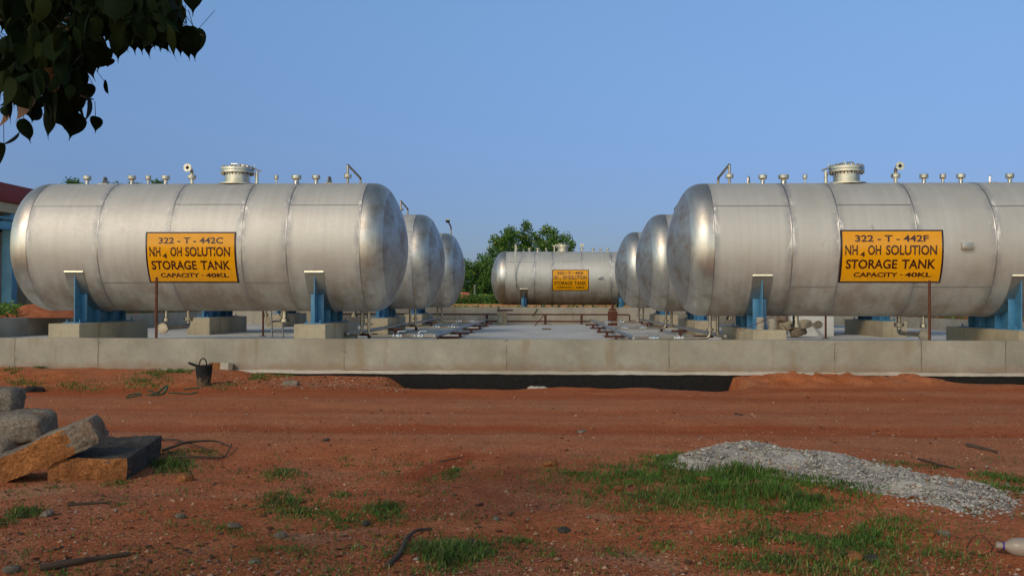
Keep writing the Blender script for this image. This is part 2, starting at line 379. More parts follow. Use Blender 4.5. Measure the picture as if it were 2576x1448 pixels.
# ------------------------------------------------------------------ terrain
XL, XR, YB = -13.6, 12.8, 39.9
def lip(x): return 15.95 + .16 * math.sin(x * 1.7) + .10 * math.sin(x * 4.1 + 1) + .22 * sstep(-2.2, -3.6, x)
def terrain(x, y):
    far = sstep(20, 26, y)
    z = (.007 * noise.noise((x * 13, y * 13, 5)) if 4 < y < 10 and abs(x) < 7 else 0) + .035 * noise.noise((x * .35, y * .35, 0)) + .016 * noise.noise((x * 1.6, y * 1.6, 3)) + .008 * noise.noise((x * 5, y * 5, 7))
    for yc, wd, dp in ((10.9, .5, .04), (14.7, .6, .04), (12.7, .4, .02)):
        z -= dp * math.exp(-((y - yc + .25 * noise.noise((x * .3, yc, 0))) / wd) ** 2)
    if y > 13.5:
        b = sstep(15.2, 17.4, y)
        lump = .06 * noise.noise((x * 1.3, y * 1.3, 9)) + .04 * noise.noise((x * 3.2, y * 3.2, 2))
        bank = .17 + .5 * lump
        bank = bank * (1 - sstep(-6.2, -4.4, x)) + (.035 + .15 * lump) * sstep(-6.2, -4.4, x); bank *= 1 - sstep(-3.2, -2.2, x)
        mound = (.13 + 1.3 * lump + .05 * noise.noise((x * 6, y * 6, 1)) + .03 * noise.noise((x * 13, y * 13, 1))) * sstep(3.0, 3.5, x) * (1 - sstep(6.0, 7.4, x))
        z += b * bank + sstep(16.0, 17.0, y) * mound
        m = sstep(-2.9, -1.7, x) * (1 - sstep(3.05, 3.3, x))
        m2 = .055 * sstep(6.4, 7.4, x)
        L = lip(x)
        z -= .03 * sstep(14.6, 15.4, y) * m * (1 - .8 * max(0, noise.noise((x * 1.1, 0, 5))))
        z -= .75 * (m + m2) * sstep(L + .05, L + .42, y)
    d = max(XL - .3 - x, x - XR - .3, y - YB - .5)
    if far > 0:
        far *= sstep(0, .9, d)
        z = (z - .1) * (1 - far) + far * (1.0 + .12 * noise.noise((x * .1, y * .1, 5)))
    return z
def growing(a, step, fac, lim):
    out = []; v = a; s = step
    while abs(v) < lim: v += s; out.append(v); s *= fac
    return out
def make_ground():
    xs = list(np.arange(-9.6, 9.61, .075)); xs = [q for q in reversed(growing(-9.6, -.12, 1.16, 900))] + xs + growing(9.6, .12, 1.16, 900)
    ys = list(np.arange(4.2, 17.7, .06)); ys = [q for q in reversed(growing(4.2, -.1, 1.2, 120))] + ys + growing(17.66, .08, 1.12, 1500)
    nx, ny = len(xs), len(ys); mb = MB()
    mb.v = [(x, y, terrain(x, y)) for y in ys for x in xs]
    mb.f = [(j * nx + i, j * nx + i + 1, (j + 1) * nx + i + 1, (j + 1) * nx + i) for j in range(ny - 1) for i in range(nx - 1)]
    mb.m = [0] * len(mb.f)
    tag(mb.build('ground', M['soil'], ang=180), kind='structure')
make_ground()

# ------------------------------------------------------------------ concrete bund
YW = 17.6; ZS = .47; ZW = .715; XL, XR, YB = -13.6, 12.8, 39.9
mb = MB().box(((XL + XR) / 2, (YW + .2 + YB) / 2, ZS - .15), (XR - XL, YB - YW - .2, .30))
tag(mb.build('slab_floor', M['slab'], smooth=False), kind='structure')

def rough_bar(mb, x0, x1, y0, y1, z0, z1, amp, seed, dx=.12, mi=0):
    # a long bar along x whose top and bottom edges wander a little (hand-finished concrete)
    n = int((x1 - x0) / dx); vs = []
    for i in range(n + 1):
        x = x0 + (x1 - x0) * i / n
        a = amp * noise.noise((x * 1.1, seed, 0)) + .5 * amp * noise.noise((x * 6, seed, 4)); b = amp * noise.noise((x * 1.3, seed, 8)) + .6 * amp * noise.noise((x * 5, seed, 5))
        vs += [(x, y0 + .3 * a, z0 + b), (x, y1, z0 + b), (x, y1, z1 + a), (x, y0 + .3 * a, z1 + a)]
    fs = []
    for i in range(n):
        for k in range(4): fs.append((i * 4 + k, i * 4 + 4 + k, i * 4 + 4 + (k + 1) % 4, i * 4 + (k + 1) % 4))
    fs += [(0, 1, 2, 3), (n * 4 + 3, n * 4 + 2, n * 4 + 1, n * 4)]
    mb.add(vs, fs, mi)
fw = thing('bund_wall', 'long low stained concrete wall across the foreground with black base', 'wall', (0, 0, 0), 0, 'bund walls round the tank platform')
mb = MB(); rough_bar(mb, -15.2, 14.5, YW, YW + .2, .16, ZW, .007, 3); mb.build('wall_body', M['wall'], fw, ang=30)
mb = MB(); rough_bar(mb, -15.2, 14.5, YW - .055, YW + .2, .098, .158, .014, 17, .06); mb.build('ledge', M['ledge'], fw, ang=30)
mb = MB(); rough_bar(mb, -15.2, 14.5, YW - .03, YW + .2, -1.0, .09, .016, 29, .08); mb.build('coated_base', M['bitumen'], fw, ang=30)
o = MB().box((XL - .1, (YW + .2 + YB) / 2, .5), (.2, YB - YW - .2, .90)).build('bund_wall', M['wall2'], bevel=.01)
tag(o, 'grey concrete wall running back along left edge of the platform', 'wall', 'bund walls round the tank platform')
o = MB().box((XR + .1, (YW + .2 + YB) / 2, .45), (.2, YB - YW - .2, .80)).build('bund_wall', M['wall2'], bevel=.01)
tag(o, 'grey concrete wall running back along right edge of the platform', 'wall', 'bund walls round the tank platform')
o = MB().box(((XL + XR) / 2, YB + .1, .6), (XR - XL + .4, .2, 1.10)).build('bund_wall', M['wall2'], bevel=.01)
tag(o, 'pale concrete wall closing the far end of platform behind the cross pipes', 'wall', 'bund walls round the tank platform')
o = MB().box((2, 62, 1.0), (34, .25, .42)).build('boundary_wall', M['tan'], bevel=.02)
tag(o, 'low tan rendered wall glimpsed under the farthest tank', 'wall')

def pier(x, y, ztop, label, ln=3.34, wd=.62):
    mb = MB().box((0, 0, (ztop - ZS) / 2 - .01), (wd, ln, ztop - ZS + .02))
    o = mb.build('concrete_pedestal', M['pier'], bevel=.012, loc=(x, y, ZS))
    return tag(o, label, 'pedestal', 'concrete pedestals under the tanks')

# ------------------------------------------------------------------ tanks
TR, TL, ZC = 1.35, 3.365, 1.59          # radius, half length of the shell, axis height above the saddle foot
CACHE = {}
def part(key, name, fn, mats, parent, **kw):
    """link a part; tanks of one hand share mesh data"""
    if key in CACHE:
        o = bpy.data.objects.new(name, CACHE[key]); COL.objects.link(o); o.parent = parent
    else:
        mb = MB(); fn(mb); o = mb.build(name, mats, parent, **kw); CACHE[key] = o.data
    return o

def arc_strip(mb, x0, x1, a0, a1, r0, r1, n=24, mi=0):
    """curved plate on the front of the shell: a = angle above the horizontal, towards -y"""
    vs = []
    for i in range(n + 1):
        a = a0 + (a1 - a0) * i / n
        for x in (x0, x1):
            for r in (r0, r1): vs.append((x, -math.cos(a) * r, ZC + math.sin(a) * r))
    fs = []
    for i in range(n):
        b = i * 4
        fs += [(b + 1, b + 3, b + 7, b + 5), (b, b + 4, b + 6, b + 2), (b, b + 1, b + 5, b + 4), (b + 2, b + 6, b + 7, b + 3)]
    fs += [(0, 2, 3, 1), (n * 4, n * 4 + 1, n * 4 + 3, n * 4 + 2)]
    mb.add(vs, fs, mi)

def head_profile():
    Rc, rk, fl = 2.16, .416, .075
    pr = [(0, TR, 0), (fl, TR, 0)]
    b = math.asin((TR - rk) / (Rc - rk)); cx = fl - (Rc - rk) * math.cos(b)
    for i in range(1, 13):
        t = i / 12 * (math.pi / 2 - b); pr.append((fl + rk * math.sin(t), TR - rk + rk * math.cos(t), 0))
    for i in range(1, 13):
        t = b * (1 - i / 12); pr.append((cx + Rc * math.cos(t), max(Rc * math.sin(t), .001), 1))
    return pr
def shell_fn(sgn):
    def fn(mb):
        xs = [q * sgn for q in SEAMS]; xs.sort()
        prof = []; mis = []
        pos = [xs[0]]
        for a, b in zip(xs, xs[1:]):
            for k in range(1, 4): pos.append(a + (b - a) * k / 3)
        prof = [(p, TR) for p in pos]
        mb.lathe(prof, (0, 0, ZC), (1, 0, 0), 112, 0)
        for q in xs:
            mb.lathe([(q - .014, TR - .002), (q - .007, TR + .0035), (q + .007, TR + .0035), (q + .014, TR - .002)], (0, 0, ZC), (1, 0, 0), 112, 1)
        for i in range(5):
            a, b = SEAMS[i] + .015, SEAMS[i + 1] - .015
            ang = R(35 + (i % 3) * .8) if i % 2 == 0 else R(-34.8)
            x0, x1 = sorted((a * sgn, b * sgn)); h = .0085 / TR
            arc_strip(mb, x0, x1, ang - h, ang + h, TR - .002, TR + .0035, 2, 1)
    return fn
def head_fn(side):
    def fn(mb):
        pr = head_profile(); mb.lathe([(p[0], p[1]) for p in pr], (side * (TL + .001), 0, ZC), (side, 0, 0), 112, 0, mis=[p[2] for p in pr[1:]])
    return fn

def flange_at(mb, o, ax, r, th=.024, gap=.006, bolts=8, pair=True, mi_b=1, bore=None):
    """a bolted flange pair (or a single open flange) with studs"""
    o = Vector(o); ax = Vector(ax).normalized(); u = ax.orthogonal().normalized(); q = ax.cross(u)
    if bore: mb.lathe([(0, r), (th, r), (th, bore), (-.05, bore * .9)], o, ax, 20)
    else: mb.lathe([(0, r), (th, r)], o, ax, 20, caps=True)
    if not bore: pass
    else: mb.lathe([(0, bore), (0, r)], o, ax, 20)
    if pair:
        mb.lathe([(th, r * .72), (th + gap, r * .72)], o, ax, 20)
        mb.lathe([(th + gap, r), (2 * th + gap, r)], o, ax, 20, caps=True)
    if mi_b is not None:
        top = (2 * th + gap) if pair else th
        for k in range(bolts):
            a = 2 * math.pi * (k + .5) / bolts; c = o + (u * math.cos(a) + q * math.sin(a)) * (r * .84)
            mb.cyl(c - ax * .028, c + ax * (top + .026), max(.006, r * .06), None, 6, mi_b)

NOZ = [(.090, .085, .040), (.234, .088, .042), (.287, .062, .028), (.343, .088, .040), (.697, .048, .018), (.761, .108, .058), (.824, .088, .042)]
def top_x(t): return -TL + t * 2 * TL

def bend_text(body, x0, x1, a0, a1, mb_parent, offset=.012, r=TR + .0125, sheet_mirror=1, name='lettering'):
    cu = bpy.data.curves.new('text', 'FONT'); cu.body = body; cu.offset = offset; cu.resolution_u = 4
    to = bpy.data.objects.new('text', cu); COL.objects.link(to)
    bpy.context.view_layer.update()
    me = bpy.data.meshes.new_from_object(to.evaluated_get(bpy.context.evaluated_depsgraph_get()))
    bpy.data.objects.remove(to); bpy.data.curves.remove(cu)
    vs = [Vector(v.co) for v in me.vertices]; fs = [tuple(p.vertices) for p in me.polygons]; bpy.data.meshes.remove(me)
    mnx = min(v.x for v in vs); mxx = max(v.x for v in vs); mny = min(v.y for v in vs); mxy = max(v.y for v in vs)
    out = []
    for v in vs:
        x = x0 + (v.x - mnx) / (mxx - mnx) * (x1 - x0); a = a0 + (v.y - mny) / (mxy - mny) * (a1 - a0)
        out.append((x, -math.cos(a) * r, ZC + math.sin(a) * r))
    mb_parent.add(out, fs, 0)

def sign(root, x0, x1, a0, a1, code, code_box, sub_gap):
    """painted name board wrapped on the shell; boxes are fractions (left, right, top, bottom) of the board"""
    bw = .035; bh = .030 / TR
    mb = MB(); arc_strip(mb, x0, x1, a0, a1, TR + .001, TR + .007, 26, 1)
    arc_strip(mb, x0 + bw, x1 - bw, a0 + bh, a1 - bh, TR + .004, TR + .0095, 26, 0)
    sg = mb.build('name_board', [M['yellow'], M['black']], root, ang=40)
    fx = lambda f: x0 + (x1 - x0) * f
    fa = lambda f: a1 + (a0 - a1) * f
    L = MB()
    def line(txt, l, r_, t_, b_, off): bend_text(txt, fx(l), fx(r_), fa(b_), fa(t_), L, off)
    line(code, *code_box, .026)
    g = sub_gap
    line('NH', .042, .166, .285, .465, .024); line('4', .188, .238, .405, .50, .022)
    line('OH', g, g + .128, .285, .465, .024); line('SOLUTION', .44, .935, .285, .465, .024)
    line('STORAGE', .055, .555, .545, .72, .024); line('TANK', .60, .93, .545, .72, .024)
    line('CAPACITY', .14, .57, .79, .88, .03); line('-', .59, .62, .83, .842, .02); line('40KL', .64, .90, .79, .88, .03)
    L.build('lettering', M['letter'], sg, smooth=False)

def saddle(root, xs, key):
    zt = lambda y, e=.014: ZC - math.sqrt(max(0, (TR + e) ** 2 - y * y))
    def fn(mb):
        ys = np.linspace(-1.2, 1.2, 49); th = .018; vs = []
        for y in ys:
            z = zt(y)
            for x in (xs - th / 2, xs + th / 2): vs += [(x, y, .02), (x, y, z)]
        fs = []
        for i in range(48):
            b = i * 4; fs += [(b, b + 1, b + 5, b + 4), (b + 2, b + 6, b + 7, b + 3), (b + 1, b + 3, b + 7, b + 5)]
        fs += [(0, 2, 3, 1), (192, 193, 195, 194)]; mb.add(vs, fs)
        mb.box((xs, 0, .01), (.36, 2.62, .02))
        for y in (-.93, -.34, .34, .93):
            z = zt(abs(y) - .0) - .004
            for sx in (-1, 1): mb.box((xs + sx * (th / 2 + .062), y, .02 + (z - .02) / 2), (.122, .016, z - .02))
        for sy in (-1, 1):
            for sx in (-1, 1): mb.cyl((xs + sx * .13, sy * 1.24, .02), (xs + sx * .13, sy * 1.24, .075), .016, None, 6)
    o = part(('saddle', key), 'saddle', fn, M['blue'], root, bevel=.003)
    def wf(mb):
        vs = []
        A0, A1, n = R(-24), R(-156), 40
        # wear plate between saddle and shell
        for i in range(n + 1):
            a = A0 + (A1 - A0) * i / n
            for x in (xs - .19, xs + .19):
                for r in (TR + .0005, TR + .013): vs.append((x, -math.cos(a) * r, ZC + math.sin(a) * r))
        fs = []
        for i in range(n):
            b = i * 4; fs += [(b + 1, b + 3, b + 7, b + 5), (b, b + 1, b + 5, b + 4), (b + 2, b + 6, b + 7, b + 3)]
        fs += [(0, 2, 3, 1), (n * 4, n * 4 + 1, n * 4 + 3, n * 4 + 2)]; mb.add(vs, fs)
        for sy in (-1, 1): mb.box((xs, sy * math.cos(A0) * (TR + .008), ZC + math.sin(A0) * (TR + .008)), (.385, .034, .022), None, 1)  # brighter steel bar paints the shine along the plate's top edge
    part(('wear', key), 'wear_plate', wf, [M['wear'], M['valve']], o, ang=50)

def make_tank(label, x, y, zfoot, sgn, code=None, rz=0.0, gauge_front=False):
    k = sgn
    root = thing('storage_tank', label, 'storage tank', (x, y, zfoot), rz, 'horizontal steel storage tanks')
    part(('shell', k), 'shell', shell_fn(k), [M['shell'] if k > 0 else M['shell_m'], M['weld']], root, ang=50)
    for s_ in (-1, 1): part(('head', s_), 'dished_head', head_fn(s_), [M['knuckle'], M['crown']], root, ang=60)
    for i, s_ in enumerate((-1, 1)): saddle(root, s_ * 2.435, s_)
    zt = ZC + TR
    for i, (t, rf, rn) in enumerate(NOZ):
        px = top_x(t) * k
        o = part(('neck', k, i), 'nozzle', lambda mb: mb.lathe([(-.03, rn * 1.25), (0, rn * 1.2), (.02, rn), (.105, rn), (.118, rn * 1.15)], (px, 0, zt), (0, 0, 1), 16), M['fit'], root)
        part(('nfl', k, i), 'blind_flange', lambda mb: flange_at(mb, (px, 0, zt + .115), (0, 0, 1), rf, .024, .007, 6 if rf < .06 else 8), [M['fit'], M['bolt']], o)
    # manhole
    mx = top_x(.573) * k
    def mh(mb):
        mb.lathe([(-.05, .264), (.225, .264), (.226, .24)], (mx, 0, zt), (0, 0, 1), 48)
        mb.lathe([(-.022, .40), (.006, .40), (.008, .264)], (mx, 0, zt - .004), (0, 0, 1), 48)
    o = part(('mh', k), 'manhole_neck', mh, M['fit'], root)
    def mf(mb):
        mb.lathe([(.222, .264), (.222, .352), (.272, .352), (.272, .30), (.281, .30), (.281, .352), (.335, .352), (.340, .345), (.340, .0005)], (mx, 0, zt), (0, 0, 1), 56)
        for q in range(20):
            a = 2 * math.pi * (q + .5) / 20; c = (mx + .318 * math.cos(a), .318 * math.sin(a), zt)
            mb.cyl((c[0], c[1], zt + .185), (c[0], c[1], zt + .375), .013, None, 6, 1)
            mb.cyl((c[0], c[1], zt + .196), (c[0], c[1], zt + .222), .024, None, 6, 1); mb.cyl((c[0], c[1], zt + .34), (c[0], c[1], zt + .362), .024, None, 6, 1)
    part(('mf', k), 'manhole_cover', mf, [M['fit'], M['bolt']], o)
    def mhd(mb):
        mb.tube(fillet([(mx - .12 * k, -.06, zt + .33), (mx - .12 * k, -.06, zt + .42), (mx + .03 * k, -.06, zt + .42), (mx + .03 * k, -.06, zt + .33)], .02), .011, 8)
        mb.tube([(mx - .14 * k, .05, zt + .335), (mx - .11 * k, .02, zt + .45)], .012, 8)
    part(('mhh', k), 'cover_handle', mhd, M['fit'], o)
    def dav(mb):
        mb.cyl((mx + .415 * k, 0, zt - .02), (mx + .415 * k, 0, zt + .255), .036, None, 16)
        mb.cyl((mx + .355 * k, .02, zt + .19), (mx + .415 * k, .02, zt + .19), .012, None, 8)
        mb.tube([(mx + .06 * k, -.02, zt + .41), (mx + .2 * k, -.01, zt + .385), (mx + .50 * k, 0, zt + .265)], .017, 8)
        mb.cyl((mx + .36 * k, 0, zt + .30), (mx + .36 * k, 0, zt + .42), .008, None, 8); mb.cyl((mx + .05 * k, -.02, zt + .34), (mx + .05 * k, -.02, zt + .46), .016, .008, 8)
    part(('dav', k), 'davit', dav, M['fit'], o)
    # vent elbow with an open flange facing front
    vx = top_x(.427) * k
    def vp(mb): mb.tube(fillet([(vx, 0, zt - .02), (vx, 0, zt + .315), (vx, -.26, zt + .315)], .11, 7), .036, 14)
    o = part(('vp', k), 'vent_pipe', vp, M['fit'], root)
    def vf(mb):
        flange_at(mb, (vx, -.25, zt + .315), (0, -1, 0), .086, .022, 0, 4, False, 1, .036)
        mb.cyl((vx, -.25, zt + .315), (vx, -.2645, zt + .315), .034, None, 14, 2)  # dark disc paints the shade inside the bore
    part(('vf', k), 'vent_flange', vf, [M['fit'], M['bolt'], M['dark']], o)
    part(('vj', k), 'joint_flange', lambda mb: flange_at(mb, (vx, 0, zt + .125), (0, 0, 1), .092, .022, .007, 8), [M['fit'], M['bolt']], o)
    # overflow riser that crosses over the shell and drops on one side
    gx = top_x(.924) * k; sd_ = -1 if gauge_front else 1
    def gp(mb):
        mb.tube(fillet([(gx, 0, zt - .02), (gx, 0, zt + .40), (gx, sd_ * (TR + .09), zt + .30), (gx, sd_ * (TR + .09), ZC - .42)], .05, 5), .027, 12)
        if gauge_front:
            mb.lathe([(0, .05), (.03, .05), (.03, .032), (.12, .032), (.12, .05), (.15, .05)], (gx, -(TR + .09), ZC - .40), (0, 0, 1), 12)
            mb.cyl((gx, -(TR + .09), ZC - .40), (gx, -(TR - .2), ZC - .40), .02, None, 10)
        else: mb.cyl((gx, TR + .09, ZC - .40), (gx, TR - .2, ZC - .40), .02, None, 10)
    o = part(('gp', k, sd_), 'overflow_pipe', gp, M['pipe'] if not gauge_front else M['fit'], root)
    part(('gf', k), 'overflow_flange', lambda mb: flange_at(mb, (gx, 0, zt + .135), (0, 0, 1), .085, .022, .007, 8), [M['fit'], M['bolt']], o)
    # lifting lugs
    for t in (.148, .866):
        lx = top_x(t) * k
        def lg(mb):
            n = 14; w0, w1, hh = .10, .05, .11; out = [(-w0, -.03), (w0, -.03)] + [(w1 * math.cos(math.pi * j / n), hh + w1 * math.sin(math.pi * j / n)) for j in range(n + 1)]
            hole = [(.020 * math.cos(2 * math.pi * j / 12 + .2), hh + .020 * math.sin(2 * math.pi * j / 12 + .2)) for j in range(12)]
            d = Vector((.45, .89, 0)); nrm = Vector((.89, -.45, 0)) * .012
            A = [Vector((lx, 0, zt)) + d * a + Vector((0, 0, b)) for a, b in out]; N = len(A)
            mb.add([p + nrm for p in A] + [p - nrm for p in A], [tuple(range(N)), tuple(reversed(range(N, 2 * N)))] + [(j, N + j, N + (j + 1) % N, (j + 1) % N) for j in range(N)])
            for s2 in (1, -1):
                mb.add([Vector((lx, 0, zt)) + d * a + Vector((0, 0, b)) + nrm * 1.15 * s2 for a, b in hole], [tuple(range(12))], 1)  # flat dark discs paint the shade of the lug hole
            mb.box((lx, -.02, zt - .006), (.20, .26, .016))
        part(('lug', k, t), 'lifting_lug', lg, [M['pipe'], M['dark']], root)
    # bottom nozzles
    for i, (bx, rf, rn, ln) in enumerate(((-1.03, .062, .025, .16), (1.52, .10, .062, .17))):
        def bn(mb): mb.cyl((bx * k, 0, ZC - TR + .03), (bx * k, 0, ZC - TR - ln), rn, None, 14)
        o = part(('bn', k, i), 'drain_nozzle', bn, M['fit'], root)
        part(('bf', k, i), 'drain_flange', lambda mb: flange_at(mb, (bx * k, 0, ZC - TR - ln), (0, 0, -1), rf, .026, .007, 8), [M['fit'], M['bolt']], o)
    ox = -.55 * k; zb = ZC - TR
    def op(mb): mb.tube(fillet([(ox, 0, zb + .03), (ox, 0, zb - .335), (ox, -1.36, zb - .335)], .1, 6), .042, 12)
    o = part(('op', k), 'outlet_pipe', op, M['pipe'], root)
    def of(mb):
        flange_at(mb, (ox, -1.35, zb - .335), (0, -1, 0), .105, .028, .007, 8)
    part(('of', k), 'outlet_flange', of, [M['pipe'], M['bolt']], o)
    part(('oj', k), 'joint_flange', lambda mb: flange_at(mb, (ox, 0, zb - .20), (0, 0, 1), .098, .026, .007, 8), [M['pipe'], M['bolt']], o)
    if k < 0:
        part(('plate', k), 'nameplate_bracket', lambda mb: (mb.box((1.36, -(TR + .035), ZC), (.22, .08, .13)), mb.box((1.36, -(TR + .0765), ZC + .003), (.17, .004, .085), None, 1)), [M['wear'], M['crown']], root, bevel=.004)
    return root

YC, YF, YI = 20.75, 20.28, 50.2
def ang_of(py, Y, zc):
    """angle up the shell front seen at layout height py"""
    best = min(((abs((at(1375, py, Y - TR * math.cos(a)).z - zc) - TR * math.sin(a)), a) for a in np.linspace(-1.2, 1.2, 481)))
    return best[1]
XC, XF, XI = -7.07, 6.60, 1.31
zC, zF, zI = 2.53, 2.455, 2.56
tC = make_tank('steel storage tank in left foreground with board reading 442C', XC, YC, zC - ZC, 1)
tB = make_tank('steel tank partly hidden directly behind the left foreground tank', XC + .03, 28.15, 2.52 - ZC, 1)
tA = make_tank('third steel tank back on the left with lamp post rising behind it', XC - .04, 35.95, 2.52 - ZC, 1)
tF = make_tank('steel storage tank in right foreground with board reading 442F', XF, YF, zF - ZC, -1, rz=R(-.8))
tE = make_tank('steel tank partly hidden directly behind the right foreground tank', XF + .03, 27.7, 2.476 - ZC, -1)
tD = make_tank('third steel tank back on the right overlapping the distant tank', XF - .02, 35.4, 2.52 - ZC, -1)
tI = make_tank('small distant steel tank in the centre with board reading 442I', XI, YI, zI - ZC, -1, gauge_front=True)
def sx_of(px, X, Y, dy=TR): return at(px, 640, Y - dy).x - X
sign(tC, sx_of(366, XC, YC), sx_of(593.5, XC, YC), ang_of(711, YC, zC), ang_of(583, YC, zC), '322 - T - 442C', (.145, .86, .105, .225), .275)
sign(tF, sx_of(2118, XF, YF), sx_of(2376, XF, YF), ang_of(709.5, YF, zF), ang_of(579, YF, zF), '322 - T - 442F', (.14, .855, .10, .225), .265)
sign(tI, sx_of(1389, XI, YI), sx_of(1481.5, XI, YI), ang_of(730.5, YI, zI), ang_of(678, YI, zI), '322 - T - 442I', (.14, .84, .10, .225), .285)
for (X, Y, zc, nm) in ((XC, YC, zC, 'left foreground tank'), (XC + .03, 28.15, 2.52, 'second tank on the left'), (XC - .04, 35.95, 2.52, 'third tank on the left'),
                       (XF, YF, zF, 'right foreground tank'), (XF + .03, 27.7, 2.476, 'second tank on the right'), (XF - .02, 35.4, 2.52, 'third tank on the right')):
    for s_ in (-1, 1):
        dy = -s_ * 2.435 * math.sin(R(.8)) if X == XF else 0
        outer = (s_ < 0) == (X < 0)
        lab = 'concrete pedestal under the %s end of the %s' % ('outer' if outer else 'inner', nm)
        pier(X + s_ * 2.435 + .02, Y + dy, zc - ZC, lab)
for s_ in (-1, 1):
    o = MB().box((0, 0, .0), (.62, 3.3, .5)).build('concrete_pedestal', M['pier'], loc=(XI + s_ * 2.435, YI, zI - ZC - .25), bevel=.01)
    tag(o, 'concrete pedestal under the %s end of the distant tank' % ('left' if s_ < 0 else 'right'), 'pedestal', 'concrete pedestals under the tanks')
# --- part 2 follows
# ------------------------------------------------------------------ posts, pipework, ladder on the platform
def post(px, ytop, Y, label, h=None, ylow=None):
    p = at(px, ytop, Y); zt = p.z if h is None else ZS + h
    mb = MB().cyl((0, 0, 0), (0, 0, zt - ZS), .026, .025, 14); mb.box((0, 0, .006), (.16, .16, .012))
    o = mb.build('rusty_post', M['rust'], loc=(p.x, Y, ZS), ang=40)
    tag(o, label, 'post', 'rusty posts beside the tanks')
post(394, 697, 18.3, 'rusty iron post crossing the lower left corner of the 442C board')
post(662, 780, 25.6, 'rusty iron post seen under the left foreground tank next to the ladder', h=1.4)
post(2338, 705, 18.2, 'rusty iron post crossing the lower right corner of the 442F board')
post(2077, 780, 25.2, 'rusty iron post seen under the right foreground tank', h=1.4)

def ladder():
    a = at(697, 833, 24.6); t = thing('ladder', 'short grey metal ladder leaning under the left foreground tank', 'ladder', (a.x, 24.6, ZS), 0)
    for sx in (-.14, .14):
        MB().tube([(sx + .02, 0, 0), (sx - .12, .28, 1.15)], .022, 8).build('rail', M['pipe'], t)
    for i in range(4):
        f = (i + .6) / 4.2; MB().cyl((-.14 + .02 - .14 * f, .28 * f, 1.15 * f), (.14 + .02 - .14 * f, .28 * f, 1.15 * f), .014, None, 8).build('rung', M['pipe'], t)
ladder()

def valve(par, x, y, z, d):
    """flanged ball valve lying along x"""
    body = MB().lathe([(-.075, .030), (-.05, .034), (-.03, .052), (.03, .052), (.05, .034), (.075, .030)], (x, y, z), (1, 0, 0), 16).build('valve', M['valve'], par)
    for q in (-.085, .085):
        f = MB(); f.lathe([(-.011, .058), (.011, .058)], (x + q, y, z), (1, 0, 0), 18, caps=True)
        for k in range(4): 
            a = math.pi / 4 + k * math.pi / 2; c = (x + q, y + .046 * math.cos(a), z + .046 * math.sin(a))
            f.cyl((c[0] - .022, c[1], c[2]), (c[0] + .022, c[1], c[2]), .008, None, 6)
        f.build('flange', M['valve'], body)
    MB().tube(fillet([(x, y, z + .04), (x, y, z + .085), (x + d * .03, y, z + .1), (x + d * .17, y, z + .1)], .02, 3), .008, 6).build('lever', M['valve'], body)

ZH = .655
def branch(xr, Y, zc, xh, xh2, side, label1, label2):
    """run-down pipe from a tank end to the near header, and the larger drop to the outer header"""
    d = 1 if xh > xr else -1; zb = zc - TR
    t = thing('branch_pipe', label1, 'pipe', (xr, Y, ZS), 0, 'branch pipes from tanks to headers')
    x1 = xr
    MB().tube(fillet([(0, 0, zb + .05 - ZS), (0, 0, ZH - ZS), (xh - x1, 0, ZH - ZS)], .11, 6), .031, 12).build('run', M['pipe'], t)
    f = MB(); flange_at(f, (0, 0, zb - .30 - ZS), (0, 0, 1), .072, .02, .006, 6, mi_b=None)
    f.build('flange', M['pipe'], t)
    for q in (.42, .74): valve(t, (xh - x1) * q + .02, 0, ZH - ZS, d)
    MB().cyl((-d * .02, 0, zb - .1 - ZS), (-d * .14, 0, zb + .06 - ZS), .012, None, 6).build('brace', M['pipe'], t)
    if xh2 is not None:
        u = xr - d * .17
        o = MB().tube(fillet([(u, Y + .12, zb + .05), (u, Y + .12, ZH + .04), (xh2, Y + .12, ZH + .04)], .1, 6), .033, 12).build('drop_pipe', M['pipe'])
        tag(o, label2, 'pipe', 'drop pipes from tanks to the outer headers')
XH1, XH2, XG1, XG2 = -2.36, -4.22, 1.757, 3.62
for (xr, Y, zc, xh, xh2, s_, nm) in ((XC + 3.29, 20.9, zC, XH1, XH2, 1, 'left foreground tank'), (XC + 3.32, 28.15, 2.52, XH1, XH2, 1, 'second tank on the left'), (XC + 3.25, 35.95, 2.52, XH1, XH2, 1, 'third tank on the left'),
                                (XF - 3.27, 20.2, zF, XG1, XG2, -1, 'right foreground tank'), (XF - 3.26, 27.7, 2.476, XG1, XG2, -1, 'second tank on the right'), (XF - 3.30, 35.4, 2.52, XG1, XG2, -1, 'third tank on the right')):
    branch(xr, Y, zc, xh, xh2, s_, 'rusty pipe with two bright valves below inner end of the %s' % nm, 'thicker brown drop pipe behind the valve pipe of the %s' % nm)
def header(x, y0, y1, z, r, label, capped):
    t = thing('header_pipe', label, 'pipe', (x, y0, z), 0, 'header pipes laid along the platform')
    MB().cyl((0, 0, 0), (0, y1 - y0, 0), r, None, 16).build('pipe_run', M['header'], t)
    MB().lathe([(.0, r), (-.03, r * 1.0), (-.045, r * .8), (-.05, .001)], (0, 0, 0), (0, 1, 0), 16).build('end_cap', M['header'], t)
    for k in range(3): MB().lathe([(-.05, r), (-.04, r * 1.18), (.04, r * 1.18), (.05, r)], (0, (y1 - y0) * (.28 + .26 * k), 0), (0, 1, 0), 16).build('coupling', M['header'], t)
header(XH1, 20.75, 39.2, ZH, .044, 'grey header pipe running away on the left side of the central aisle', True)
header(XH2, 20.85, 38.9, ZH + .04, .045, 'thinner pipe running back close beside the inner ends of left tanks', True)
header(XG1, 19.9, 39.2, ZH, .044, 'grey header pipe running away on the right side of the central aisle', True)
header(XG2, 20.1, 38.9, ZH + .04, .045, 'thinner pipe running back close beside the inner ends of right tanks', True)
order = ['nearest', 'second', 'third', 'fourth', 'fifth']
